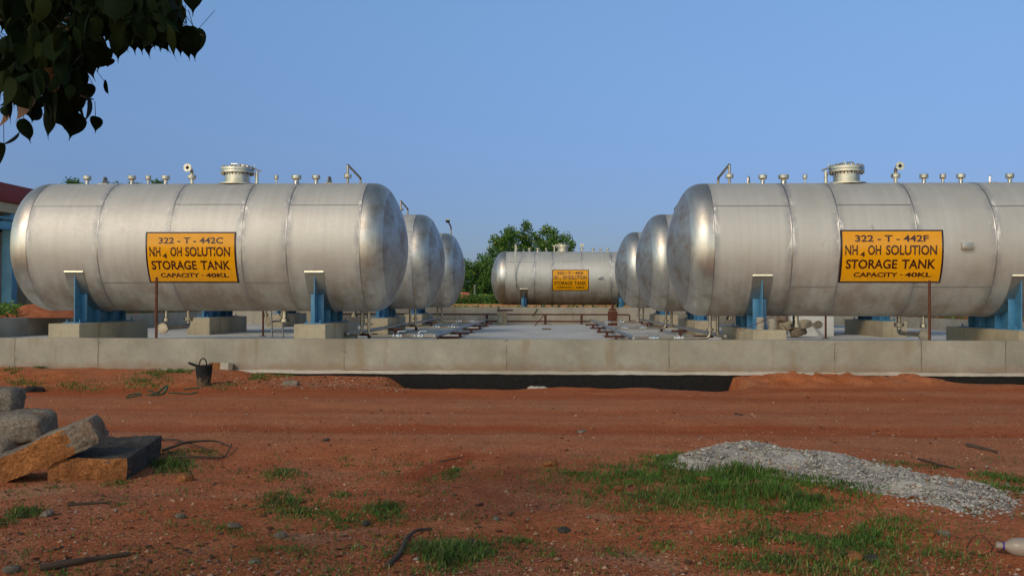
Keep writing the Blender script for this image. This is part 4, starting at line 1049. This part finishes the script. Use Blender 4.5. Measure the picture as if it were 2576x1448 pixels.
PATCH = [  # px, py, rx, ry (layout units on the ground plane), blades, height, mix
    (1740, 1212, 300, 48, 7600, .09, 0), (1560, 1195, 120, 26, 1500, .08, 0), (1930, 1245, 190, 42, 5600, .13, 0), (2040, 1265, 60, 26, 900, .12, 0), (1690, 1163, 70, 16, 1300, .11, 0), (1860, 1195, 90, 20, 1500, .16, 0), (1640, 1265, 150, 24, 1000, .08, 2),
    (1975, 1385, 160, 42, 3400, .10, 0), (2170, 1345, 130, 40, 2800, .085, 0), (2110, 1430, 190, 40, 1500, .10, 2), (2330, 1400, 140, 38, 1000, .08, 2), (1900, 1330, 80, 26, 600, .07, 1),
    (2528, 1222, 62, 22, 1000, .10, 0), (2480, 1200, 40, 12, 400, .07, 0), (2270, 1168, 60, 7, 450, .07, 1), (2360, 1172, 40, 7, 250, .06, 1),
    (735, 1265, 66, 36, 1700, .09, 1), (700, 1290, 60, 22, 500, .06, 2), (845, 1308, 62, 18, 900, .07, 0), (960, 1278, 42, 17, 800, .09, 0), (960, 1300, 70, 18, 400, .06, 1), (1036, 1248, 30, 10, 260, .06, 0),
    (1130, 1398, 100, 34, 3000, .12, 1), (1060, 1425, 70, 22, 700, .07, 2), (1300, 1365, 60, 16, 500, .06, 0), (1360, 1395, 40, 12, 200, .06, 0), (1490, 1388, 55, 12, 350, .05, 0),
    (705, 1192, 60, 12, 700, .07, 1), (860, 1245, 30, 9, 300, .05, 1), (1140, 1190, 28, 11, 420, .08, 0), (1100, 1205, 70, 10, 300, .05, 1), (985, 1180, 60, 14, 350, .05, 1), (870, 1150, 20, 5, 80, .04, 1), (1000, 1150, 80, 12, 160, .04, 1),
    (430, 1170, 46, 22, 1500, .11, 1), (505, 1142, 60, 12, 500, .06, 1), (300, 1215, 40, 10, 250, .06, 2), (42, 1300, 66, 28, 1700, .09, 1), (560, 1330, 60, 12, 250, .05, 2), (640, 1380, 60, 14, 250, .05, 0), (610, 1352, 40, 10, 160, .05, 2), (160, 1430, 50, 12, 200, .06, 0),
    (960, 1400, 30, 10, 200, .05, 0), (750, 1390, 60, 14, 260, .05, 2), (880, 1440, 50, 10, 200, .06, 0), (430, 1325, 60, 14, 160, .05, 2), (1490, 1145, 60, 5, 120, .04, 2), (1600, 1330, 60, 10, 160, .05, 1), (1680, 1375, 40, 12, 220, .06, 0), (2070, 1100, 30, 3, 20, .03, 1)]
def grass():
    B = []
    for px, py, rx, ry, n, h, mx in PATCH:
        for _ in range(int(n * 1.35)):
            r = nrng.random() ** .6 * (1 + .42 * abs(nrng.normal())); a = nrng.uniform(0, 6.283)
            p = gnd(px + rx * r * math.cos(a), min(1600, py + ry * r * math.sin(a)))
            if nrng.random() > .62 + 1.5 * noise.noise((p.x * 3.1, p.y * 3.1, px * .01)) + .5 * noise.noise((p.x * 9, p.y * 9, 2)): continue
            hp = heap_h(p.x, p.y)
            if hp > .03: continue
            B.append((p.x, p.y, terrain(p.x, p.y) + hp, h * (1.05 - .55 * min(1, r)) * nrng.uniform(.4, 1.25), mx))
    # sparse weeds scattered over the near ground, and along the foot of the wall
    for _ in range(430):
        p = gnd(nrng.uniform(0, 2576), nrng.uniform(1150, 1470))
        sp = nrng.uniform(.03, .14)
        for k in range(int(nrng.integers(4, 30))):
            x, y = p.x + nrng.normal(0, sp), p.y + nrng.normal(0, sp); B.append((x, y, terrain(x, y), nrng.uniform(.015, .055), int(nrng.integers(0, 3))))
    for px, py, rx, ry, n in ((370, 943, 70, 9, 900), (200, 946, 90, 7, 420), (440, 935, 60, 5, 500), (650, 947, 28, 5, 260), (60, 940, 60, 5, 350), (560, 948, 50, 5, 200), (30, 930, 30, 3, 200), (110, 925, 20, 2, 120), (700, 945, 60, 5, 120)):
        for _ in range(n):
            q = bank_at(px + nrng.normal(0, rx * .5), py + nrng.normal(0, ry * .5)); B.append((q.x, q.y, q.z, nrng.uniform(.03, .10), 1 if nrng.random() < .5 else 0))
    n = len(B); B = np.array(B); hd = nrng.uniform(0, 6.283, n); lean = nrng.uniform(.25, 1.05, n); w_ = nrng.uniform(.0011, .0028, n) * (1 + B[:, 1] / 14) * 1.15; L = B[:, 3] * .78
    V = np.zeros((n, 7, 3)); d = np.stack([np.cos(hd), np.sin(hd)], 1); sd_ = np.stack([-np.sin(hd), np.cos(hd)], 1)
    for i, (f, ww) in enumerate(((0, 1), (.4, .9), (.75, .6), (1, 0))):
        off = L * lean * f ** 1.8 * .9; zz = L * (f - .42 * lean * f * f); c = B[:, :3].copy(); c[:, :2] += d * off[:, None]; c[:, 2] += zz - .004
        if i < 3:
            V[:, 2 * i] = c; V[:, 2 * i + 1] = c; V[:, 2 * i, :2] -= sd_ * (w_ * ww)[:, None]; V[:, 2 * i + 1, :2] += sd_ * (w_ * ww)[:, None]
        else: V[:, 6] = c
    tri = np.array([(0, 1, 3), (0, 3, 2), (2, 3, 5), (2, 5, 4), (4, 5, 6)])
    Fs = (tri[None] + (np.arange(n) * 7)[:, None, None]).reshape(-1, 3)
    u = nrng.random(n); mx = B[:, 4]
    mi = np.where(mx == 0, np.where(u < .72, 0, np.where(u < .92, 1, 2)), np.where(mx == 1, np.where(u < .35, 0, np.where(u < .92, 1, 2)), np.where(u < .3, 0, np.where(u < .7, 1, 2)))).astype(int)
    tag(np_mesh('grass', V.reshape(-1, 3), Fs, [M['g1'], M['g2'], M['g3']], np.repeat(mi, 5)), kind='stuff')
grass()

# ------------------------------------------------------------------ trees and background
def leaf_cloud(name, clumps, per, size, mats, parent=None, up=.35, seed=1, flat=1.0):
    """crown of many small leaf faces gathered in clumps; clumps = (x, y, z, radius, tone)"""
    g = np.random.default_rng(seed); Cs = []; Ss = []; Ti = []
    for (x, y, z, r, tone) in clumps:
        k = max(6, int(per * (r / .5) ** 2)); v = g.normal(size=(k, 3)); v /= np.linalg.norm(v, axis=1)[:, None]
        v *= (g.random(k) ** .45)[:, None] * r; v[:, 2] *= flat
        Cs.append(v + np.array((x, y, z))); Ss.append(g.uniform(.6, 1.3, k) * size)
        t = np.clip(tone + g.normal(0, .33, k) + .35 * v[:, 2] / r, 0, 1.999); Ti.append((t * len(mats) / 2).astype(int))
    C = np.concatenate(Cs); Sz = np.concatenate(Ss); T = np.clip(np.concatenate(Ti), 0, len(mats) - 1); n = len(C)
    a = g.normal(size=(n, 3)); a[:, 2] -= up; a /= np.linalg.norm(a, axis=1)[:, None]
    b = np.cross(a, g.normal(size=(n, 3))); b /= np.linalg.norm(b, axis=1)[:, None]
    V = np.stack([C - a * Sz[:, None] * .5, C + b * Sz[:, None] * .26, C + a * Sz[:, None] * .6, C - b * Sz[:, None] * .26], 1)
    Fs = np.arange(n * 4).reshape(-1, 4)
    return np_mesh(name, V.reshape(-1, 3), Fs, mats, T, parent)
FOL = [M['lf1'], M['lf2'], M['lf3']]
def limb(mb, a, b, r0, r1, seed):
    g = random.Random(seed); a = Vector(a); b = Vector(b); pts = [a]
    for i in range(1, 5): pts.append(a.lerp(b, i / 5) + Vector((g.uniform(-1, 1), g.uniform(-1, 1), g.uniform(-.5, .5))) * (b - a).length * .05)
    pts.append(b); mb.tube(pts, [r0 + (r1 - r0) * i / 5 for i in range(6)], 9)
def tree(label, base, clumps, per, size, trunk_r, seed, group=None, name='tree', zsplit=None):
    t = thing(name, label, 'tree', base, 0, group); mb = MB(); b0 = Vector((0, 0, -.2))
    cz = sum(c[2] for c in clumps) / len(clumps); cx = sum(c[0] for c in clumps) / len(clumps); fk = Vector((cx * .3, 0, cz * .45))
    limb(mb, b0, fk, trunk_r, trunk_r * .7, seed); g = random.Random(seed)
    for c in sorted(clumps, key=lambda q: -q[3])[:14]: limb(mb, fk, (c[0], c[1], c[2]), trunk_r * .45, trunk_r * .1, g.random())
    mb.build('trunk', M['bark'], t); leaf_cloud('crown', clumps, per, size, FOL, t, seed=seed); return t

def crown_from_outline(outline, Y, depth, zg, n, rmin, rmax, seed, x0):
    """clumps filling a crown whose silhouette in metres follows the outline (x, z) polygon"""
    g = random.Random(seed); P = [(at(x, y, Y).x - x0, at(x, y, Y).z - zg) for x, y in outline]
    def inside(x, z):
        c = False; j = len(P) - 1
        for i in range(len(P)):
            if (P[i][1] > z) != (P[j][1] > z) and x < (P[j][0] - P[i][0]) * (z - P[i][1]) / (P[j][1] - P[i][1]) + P[i][0]: c = not c
            j = i
        return c
    xs = [p[0] for p in P]; zs = [p[1] for p in P]; out = []
    while len(out) < n:
        x, z = g.uniform(min(xs), max(xs)), g.uniform(min(zs), max(zs)); r = g.uniform(rmin, rmax)
        if inside(x, z) and inside(x, z + r * .6) and inside(x - r * .6, z) and inside(x + r * .6, z):
            e = min(1.0, (max(zs) - z) / (max(zs) - min(zs)) + .35)
            out.append((x, g.uniform(-depth, depth) * e, z, r, .35 + .75 * g.random()))
    return out
# neem behind the distant tank
ol = [(1205, 735), (1203, 640), (1225, 615), (1217, 600), (1250, 590), (1262, 595), (1272, 575), (1290, 572), (1300, 582), (1312, 560), (1330, 558), (1340, 572), (1352, 565), (1370, 572), (1377, 556), (1384, 574), (1398, 566), (1410, 580), (1432, 580), (1437, 592), (1447, 588), (1444, 610), (1447, 640), (1430, 660), (1430, 735)]
x0 = at(1325, 700, 75).x
tree('large leafy neem tree rising behind the distant tank', (x0, 75, 1.0), crown_from_outline(ol, 75, 3.0, 1.0, 230, .28, .6, 5, x0), 105, .21, .22, 5)
ol = [(1130, 742), (1135, 655), (1165, 648), (1185, 655), (1210, 648), (1240, 640), (1245, 742)]
x0 = at(1190, 700, 70).x
t = tree('dense green creeper-covered bush left of the neem tree', (x0, 70, 1.0), crown_from_outline(ol, 70, 1.6, 1.0, 150, .25, .5, 9, x0), 120, .16, .1, 9, name='bush')
t['category'] = 'bush'
ol = [(1235, 752), (1238, 700), (1290, 690), (1290, 752)]
x0 = at(1255, 740, 72).x; t = tree('low grey-green shrub between creeper bush and the distant tank', (x0, 72, .9), crown_from_outline([(1180, 752), (1185, 715), (1225, 705), (1262, 712), (1268, 752)], 72, 1.0, .9, 45, .15, .32, 13, x0), 70, .14, .06, 13, name='bush'); t['category'] = 'bush'
BT = [((170, 455), (220, 448), 'dark bushy treetop peeking over left tank at its first nozzle'), ((262, 458), (312, 456), 'pair of dark round treetops peeking over left tank near first lug'), ((340, 455), (362, 458), 'small dark treetop over left tank beside the middle nozzle'), ((372, 453), (410, 455), 'dark treetop peeking over left tank between two nozzles')]
for i, (a_, b_, lb) in enumerate(BT):
    Y = 88 + i * 1.5; A_ = at(*a_, Y); B_ = at(*b_, Y); cx = (A_.x + B_.x) / 2; hw = abs(B_.x - A_.x) / 2; zt = max(A_.z, B_.z) + .1; g = random.Random(60 + i)
    cl = [(g.uniform(-hw, hw) * .85, g.uniform(-1, 1), zt - 1.0 - .45 - abs(g.gauss(0, 1.2)), g.uniform(.35, .6), .25 + .5 * g.random()) for _ in range(26)]
    cl += [(g.uniform(-hw, hw) * 1.6, g.uniform(-1, 1), zt - 1.0 - 1.2 - g.random() * 3, g.uniform(.5, .8), .4) for _ in range(14)]
    tree(lb, (cx, Y, 1.0), cl, 60, .24, .2, 60 + i, 'treetops behind the left foreground tank')
# low scrub, far field and hedge line that closes the horizon
def scrub():
    B = []; g = np.random.default_rng(5)
    for _ in range(5200):
        px = g.uniform(1135, 1320) if g.random() < .75 else g.uniform(1560, 1640); Y = g.uniform(63, 70); p = at(px, 760, Y); B.append((p.x, Y, 1.0 + g.random() * .75, .16, .5 + .6 * g.random()))
    for _ in range(900): B.append((g.uniform(-19, -13.9), g.uniform(22, 30.5), 1.0 + abs(g.normal(0, .12)), .12, .6 + .6 * g.random()))
    for _ in range(500): B.append((g.uniform(13.2, 17), g.uniform(24, 40), .95 + abs(g.normal(0, .12)), .12, .6 + .6 * g.random()))
    for _ in range(500): B.append((g.uniform(-25, 25), g.uniform(41, 60), 1.0 + abs(g.normal(0, .1)), .13, .6 + .6 * g.random()))
    tag(leaf_cloud('scrub', B, 60, .13, FOL, None, seed=3), kind='stuff')
scrub()
def hedge():
    g = random.Random(8); B = []
    for k in range(260):
        x = g.uniform(-150, 150); Y = 150 + g.uniform(-6, 6)
        B.append((x, Y, 1.0 + abs(g.gauss(.8, .7)), g.uniform(.9, 1.5), .3 + .4 * g.random()))
    tag(leaf_cloud('distant_wood', B, 22, .7, FOL, None, seed=8), kind='stuff')
hedge()
# soil mound on the left with two canes
p = at(165, 795, 26.5)
def mound():
    mb = MB(); n, k = 40, 22; V = []
    for j in range(k + 1):
        for i in range(n + 1):
            u, v = i / n * 2 - 1, j / k * 2 - 1; d = u * u + v * v; x, y = u * 1.5, v * 1.2
            V.append((x * .8, y, .34 * max(0, 1 - d) ** 1.1 * (1 + .35 * noise.noise((x * 2, y * 2, 1))) + .07 * noise.noise((x * 5, y * 5, 2)) * max(0, 1 - d) - .06))
    mb.add(V, [(j * (n + 1) + i, j * (n + 1) + i + 1, (j + 1) * (n + 1) + i + 1, (j + 1) * (n + 1) + i) for j in range(k) for i in range(n)])
    o = mb.build('soil_mound', simple('fresh_red_earth', (.36, .12, .055), .95, 0, .3, 7, .8, .1), loc=(at(150, 790, 26.5).x - .45, 26.6, 1.0), ang=180); tag(o, 'mound of fresh red earth beyond the left platform wall', 'earth mound')
mound()
for (x1, y1, x2, y2), lb in (((208, 778, 238, 799), 'longer pale cane resting on the red earth mound'), ((250, 784, 268, 794), 'shorter pale cane resting on the red earth mound')):
    o = MB().tube([at(x1, y1, 26.9) , at(x2, y2, 25.6)], .02, 6).build('cane', M['ledge']); tag(o, lb, 'cane', 'canes on the mound')
# small red board and fence posts in the scrub, lamp post
p = at(1170, 743, 64); t = thing('notice_board', 'blank pinkish red board on two short legs in the far scrub', 'board', (p.x, 64, 1.0))
MB().box((0, 0, p.z - 1.0), (.56, .06, .42)).build('panel', simple('faded_red_paint', (.46, .13, .09), .7), t, bevel=.01)
for s_ in (-1, 1): MB().box((s_ * .2, .01, (p.z - 1.2) / 2), (.05, .05, max(.1, p.z - 1.2))).build('leg', M['rust'], t)
for px in (1194,):
    p = at(px, 716, 66); o = MB().box((0, 0, (p.z - 1) / 2), (.09, .09, p.z - 1)).build('fence_post', M['gravel2'], loc=(p.x, 66, 1.0)); tag(o, {1194: 'pale concrete fence post right of the small red board', 1224: 'pale fence post nearest to the distant tank in the scrub', 1140: 'pale fence post left of the small red board'}[px], 'fence post')
def lamp():
    p = at(1134.5, 588, 62); q = at(1127, 557, 62); z0 = 1.0; t = thing('street_lamp', 'tall thin lamp post with bent head above the left tanks', 'street lamp', (p.x, 62, z0))
    h1 = p.z + .25 - z0; h2 = q.z - z0
    MB().tube([(0, 0, 0), (0, 0, h1)], [.075, .05], 10).build('pole', M['header'], t)
    MB().tube(fillet([(0, 0, h1), (0, 0, h1 + .2), (q.x - p.x + .06, -.1, h2 - .1)], .1, 4), .045, 8).build('arm', M['rustdk'], t)
    o = MB().box((q.x - p.x, -.2, h2 - .02), (.20, .6, .12)).build('lamp_head', M['rubber'], t, bevel=.02); MB().box((0, 0, 0), (.22, .62, .06)).build('cover', M['ledge'], o, loc=(q.x - p.x, -.2, h2 + .07))
lamp()
# rubble seen under the right tank, added white block standing in for lit slab and far wall
def rubble():
    t = thing('rubble_pile', 'heap of brown broken concrete lumps under the right foreground tank', 'rubble pile', (at(1988, 820, 25.8).x, 25.8, ZS)); g = random.Random(4)
    for i in range(11):
        sz = g.uniform(.16, .32); o = rock('lump', M['dried'] if i % 3 else M['pier'], (sz * 1.3, sz, sz * .75), .14, i * 5 + 2, .5, 6); o.parent = t; o.location = (g.uniform(-.55, .4), g.uniform(-.3, .4), .12 + .05 * i * (.5 + .5 * g.random())); o.rotation_euler = (g.uniform(-.3, .3), g.uniform(-.3, .3), g.uniform(0, 6))
rubble()
p = at(2055, 820, 26.4); o = MB().box((0, 0, .27), (1.15, .3, .54)).build('bright_slab_stand_in', simple('bright_slab_white', (.62, .62, .60), .8, 0, .12, 4), loc=(p.x, 27.0, ZS), bevel=.01); tag(o, 'added white block standing in for bright slab behind the post under the right foreground tank', 'plinth')

# ------------------------------------------------------------------ building at the left edge
def building():
    xb = at(0, 757, 31.0).x - .02; t = thing('canopy_building', 'building with red roof edge and blue steel columns at left edge', 'building', (xb, 31.0, 1.0)); zg = 1.0
    zt, zb, zbe = at(0, 459, 31).z - zg, at(0, 505, 31).z - zg, at(0, 531, 31).z - zg
    L = 14; y0 = -3
    red = simple('red_roof_paint', (.22, .022, .018), .6, 0, .12, 2); bei = simple('beige_render', (.46, .39, .28), .85, 0, .15, 2); gr = simple('grey_beige_wall', (.36, .31, .25), .9, 0, .15, 1.5)
    MB().box((-2.4, y0 + L / 2, (zt + zb) / 2), (5.0, L, zt - zb)).build('roof_fascia', red, t, bevel=.02)
    MB().box((-2.46, y0 + L / 2, (zb + zbe) / 2 - .002), (4.86, L - .14, zb - zbe)).build('beam_band', bei, t, bevel=.01)
    MB().box((-3.2, y0 + L / 2 + .4, zbe / 2), (2.4, L - 1.2, zbe - .02)).build('wall', gr, t)
    MB().box((-1.95, y0 + L / 2 + .4, zbe - .22), (.12, L - 1.3, .42)).build('painted_recess_shade', M['dark'], t)  # solid near-black box paints the shade of the recess under the beam
    for i, yy in enumerate((.9, 5.2, 9.2)):
        MB().box((-.18, yy, (zbe - .02) / 2), (.34, .34, zbe - .02)).build('column', M['bluelight'], t, bevel=.02)
    z = at(0, 556, 31).z - zg
    MB().box((-.05, y0 + L / 2, z - .12), (.12, L - 1, .26)).build('steel_beam', M['bluelight'], t, bevel=.01)
    MB().tube([(-.02, y0 + .4, z + .12), (-.02, y0 + L - .4, z + .12)], .05, 8).build('blue_pipe', M['bluelight'], t)
    for yy in (-.5, 1.2, 3, 5): MB().cyl((-.02, yy, z - .1), (-.02, yy, z + .3), .03).build('pipe_stub', M['bluelight'], t)
building()
p = at(55, 730, 33); o = MB().box((0, 0, 1.0), (5.5, .25, 2.4)).build('yard_wall', simple('yard_wall_render', (.40, .34, .27), .9, 0, .15, 1.5, .1), loc=(at(20, 730, 36).x - .6, 36.5, 1.0)); tag(o, 'beige yard wall between the blue columns and left tank', 'wall')

# ------------------------------------------------------------------ overhanging broad-leaved tree, rooted left of and behind the viewer
def leaf_shape():
    prof = [(0, .0), (.03, .20), (.10, .36), (.22, .455), (.36, .46), (.50, .40), (.62, .29), (.71, .17), (.78, .08), (.86, .03), (1.0, .004)]
    V = []
    for tt, w_ in prof: V += [(-w_ * .92, tt), (0, tt), (w_ * .92, tt)]
    Q = []
    for i in range(len(prof) - 1):
        b = i * 3; Q += [(b, b + 1, b + 4, b + 3), (b + 1, b + 2, b + 5, b + 4)]
    return np.array(V), np.array(Q)
LV, LQ = leaf_shape()
def hang_leaves(name, tips, size, parent, seed, mats, wts):
    """heart-shaped long-tipped leaves hanging from their stalks"""
    g = np.random.default_rng(seed); n = len(tips); k = len(LV); V = np.zeros((n, k, 3))
    for i, p in enumerate(tips):
        s_ = size * g.uniform(.55, 1.2); yaw = g.uniform(0, 6.283) if g.random() < .35 else g.normal(0, .75); tilt = g.normal(.0, .42); fold = g.uniform(.0, .55); curl = g.uniform(-.6, .9); roll = g.normal(0, .36)
        x = LV[:, 0] * s_ * g.uniform(.50, .95); l = LV[:, 1] * s_; y = np.abs(x) * fold + curl * l * l / s_ * .6; z = -l
        x, z = x * math.cos(roll) - z * math.sin(roll), x * math.sin(roll) + z * math.cos(roll)
        y, z = y * math.cos(tilt) - z * math.sin(tilt), y * math.sin(tilt) + z * math.cos(tilt)
        X = x * math.cos(yaw) - y * math.sin(yaw); Yy = x * math.sin(yaw) + y * math.cos(yaw)
        V[i, :, 0] = X + p[0]; V[i, :, 1] = Yy + p[1]; V[i, :, 2] = z + p[2]
    Fs = (LQ[None] + (np.arange(n) * k)[:, None, None]).reshape(-1, 4)
    # stalks: a thin blade from each leaf up towards its twig
    P = np.array([tuple(p) for p in tips]); d = np.stack([g.normal(-.35, .5, n), g.normal(0, .5, n), g.uniform(.5, 1.1, n)], 1); d /= np.linalg.norm(d, axis=1)[:, None]
    L = g.uniform(.05, .11, n)[:, None]; w_ = np.array([.0016, 0, 0]); st = np.stack([P - w_, P + w_, P + d * L + w_, P + d * L - w_], 1)
    V = np.concatenate([V.reshape(-1, 3), st.reshape(-1, 3)]); Fs = np.concatenate([Fs, (np.arange(n * 4) + n * k).reshape(-1, 4)])
    return np_mesh(name, V, Fs, mats, np.concatenate([np.repeat(g.choice(len(mats), n, p=wts), len(LQ)), np.zeros(n, int)]), parent, True)
def overhang():
    base = Vector((-4.6, .4, 0)); t = thing('tree', 'broad-leaved tree with dark hanging leaves across the upper left corner', 'tree', base)
    g = np.random.default_rng(21); tips = []
    REG = [  # px, py of the leaf-stalk end, spread, count
        (30, 60, 60, 45, 34), (110, 30, 60, 35, 34), (190, 30, 60, 34, 32), (60, 140, 60, 40, 40), (140, 130, 55, 45, 40), (40, 220, 45, 40, 34), (110, 215, 55, 40, 40), (170, 225, 35, 36, 22), (205, 160, 28, 40, 16),
        (120, 285, 60, 22, 22), (190, 268, 30, 22, 12), (30, 270, 35, 18, 9), (250, 60, 40, 45, 22), (250, 140, 14, 18, 4), (300, 50, 40, 40, 22), (360, 60, 40, 40, 22), (410, 60, 30, 34, 14), (260, 20, 60, 20, 20), (340, 10, 60, 14, 20), (430, 25, 20, 15, 5), (280, 115, 10, 10, 2), (390, 95, 34, 22, 16), (330, 100, 30, 22, 12), (440, 75, 20, 22, 7), (215, 95, 30, 30, 16), (420, 110, 18, 14, 5)]
    for px, py, sx, sy, n in REG:
        for _ in range(int(n * 1.5)):
            Y = g.uniform(3.7, 5.2); x, y = px + g.normal(0, sx * .5), py - 45 + g.normal(0, sy * .5)
            tips.append(at(x, y, Y))
    for px, py, Y in ((8, 285, 4.2), (10, 300, 4.3), (10, 378, 4.2), (48, 350, 4.3), (60, 315, 4.2), (120, 290, 4.1), (195, 300, 4.3), (218, 255, 4.2), (233, 230, 4.4), (262, 222, 4.3), (240, 310, 4.2), (455, 96, 4.25), (462, 110, 4.2), (448, 88, 4.3), (476, 100, 4.3), (494, 95, 4.2), (425, 70, 4.3), (470, 82, 4.2), (485, 82, 4.3), (502, 88, 4.4), (438, 30, 4.2), (420, -10, 4.2), (470, -30, 4.3), (482, -25, 4.2), (265, 145, 4.3), (255, 100, 4.3), (270, 165, 4.4), (328, 75, 4.2), (342, 70, 4.2), (360, 95, 4.3), (395, 90, 4.2), (405, 80, 4.3), (375, 60, 4.2), (300, 100, 4.2), (290, 90, 4.3)):
        tips.append(at(px, py - 18, Y))
    tips = [p - base for p in tips]
    hang_leaves('foliage', tips, .128, t, 31, [M['peepal'], M['peepal2'], M['ember']], [.80, .185, .015])
    # twigs that carry the leaves, main limb and trunk
    mb = MB(); J = [at(-160, 40, 4.2) - base, at(120, 60, 4.4) - base, at(300, 30, 4.5) - base]
    mb2 = MB(); limb(mb2, (0, 0, -.1), (.1, .2, 2.4), .22, .17, 3); limb(mb2, (.1, .2, 2.3), J[0], .13, .05, 5); limb(mb2, (.1, .2, 2.3), (-1.2, -.6, 5.0), .15, .06, 7); limb(mb2, (.1, .2, 2.3), (1.2, -.9, 4.9), .12, .05, 9)
    mb2.build('trunk', M['bark'], t)
    for a_, b_ in (((-160, 40, 4.2), (120, 60, 4.4)), ((120, 60, 4.4), (300, 30, 4.5)), ((300, 30, 4.5), (512, 90, 4.3)), ((120, 60, 4.4), (260, 120, 4.4)), ((120, 60, 4.4), (160, 230, 4.4)), ((-60, 45, 4.3), (50, 260, 4.3)), ((160, 230, 4.4), (235, 250, 4.3)), ((300, 30, 4.5), (440, 40, 4.3)), ((160, 230, 4.4), (130, 310, 4.3))):
        limb(mb, at(*a_) - base, at(*b_) - base, .009, .003, a_[0])
    mb.build('twigs', M['bark'], t)
    # upper crown, above and behind the viewer
    cl = []
    r_ = random.Random(2)
    for _ in range(26): cl.append((r_.uniform(-4.0, .6), r_.uniform(-4.6, .2), r_.uniform(3.6, 6.4), r_.uniform(.5, .9), .2))
    leaf_cloud('crown', cl, 24, .20, [M['peepal'], M['peepal2']], t, seed=12)
overhang()
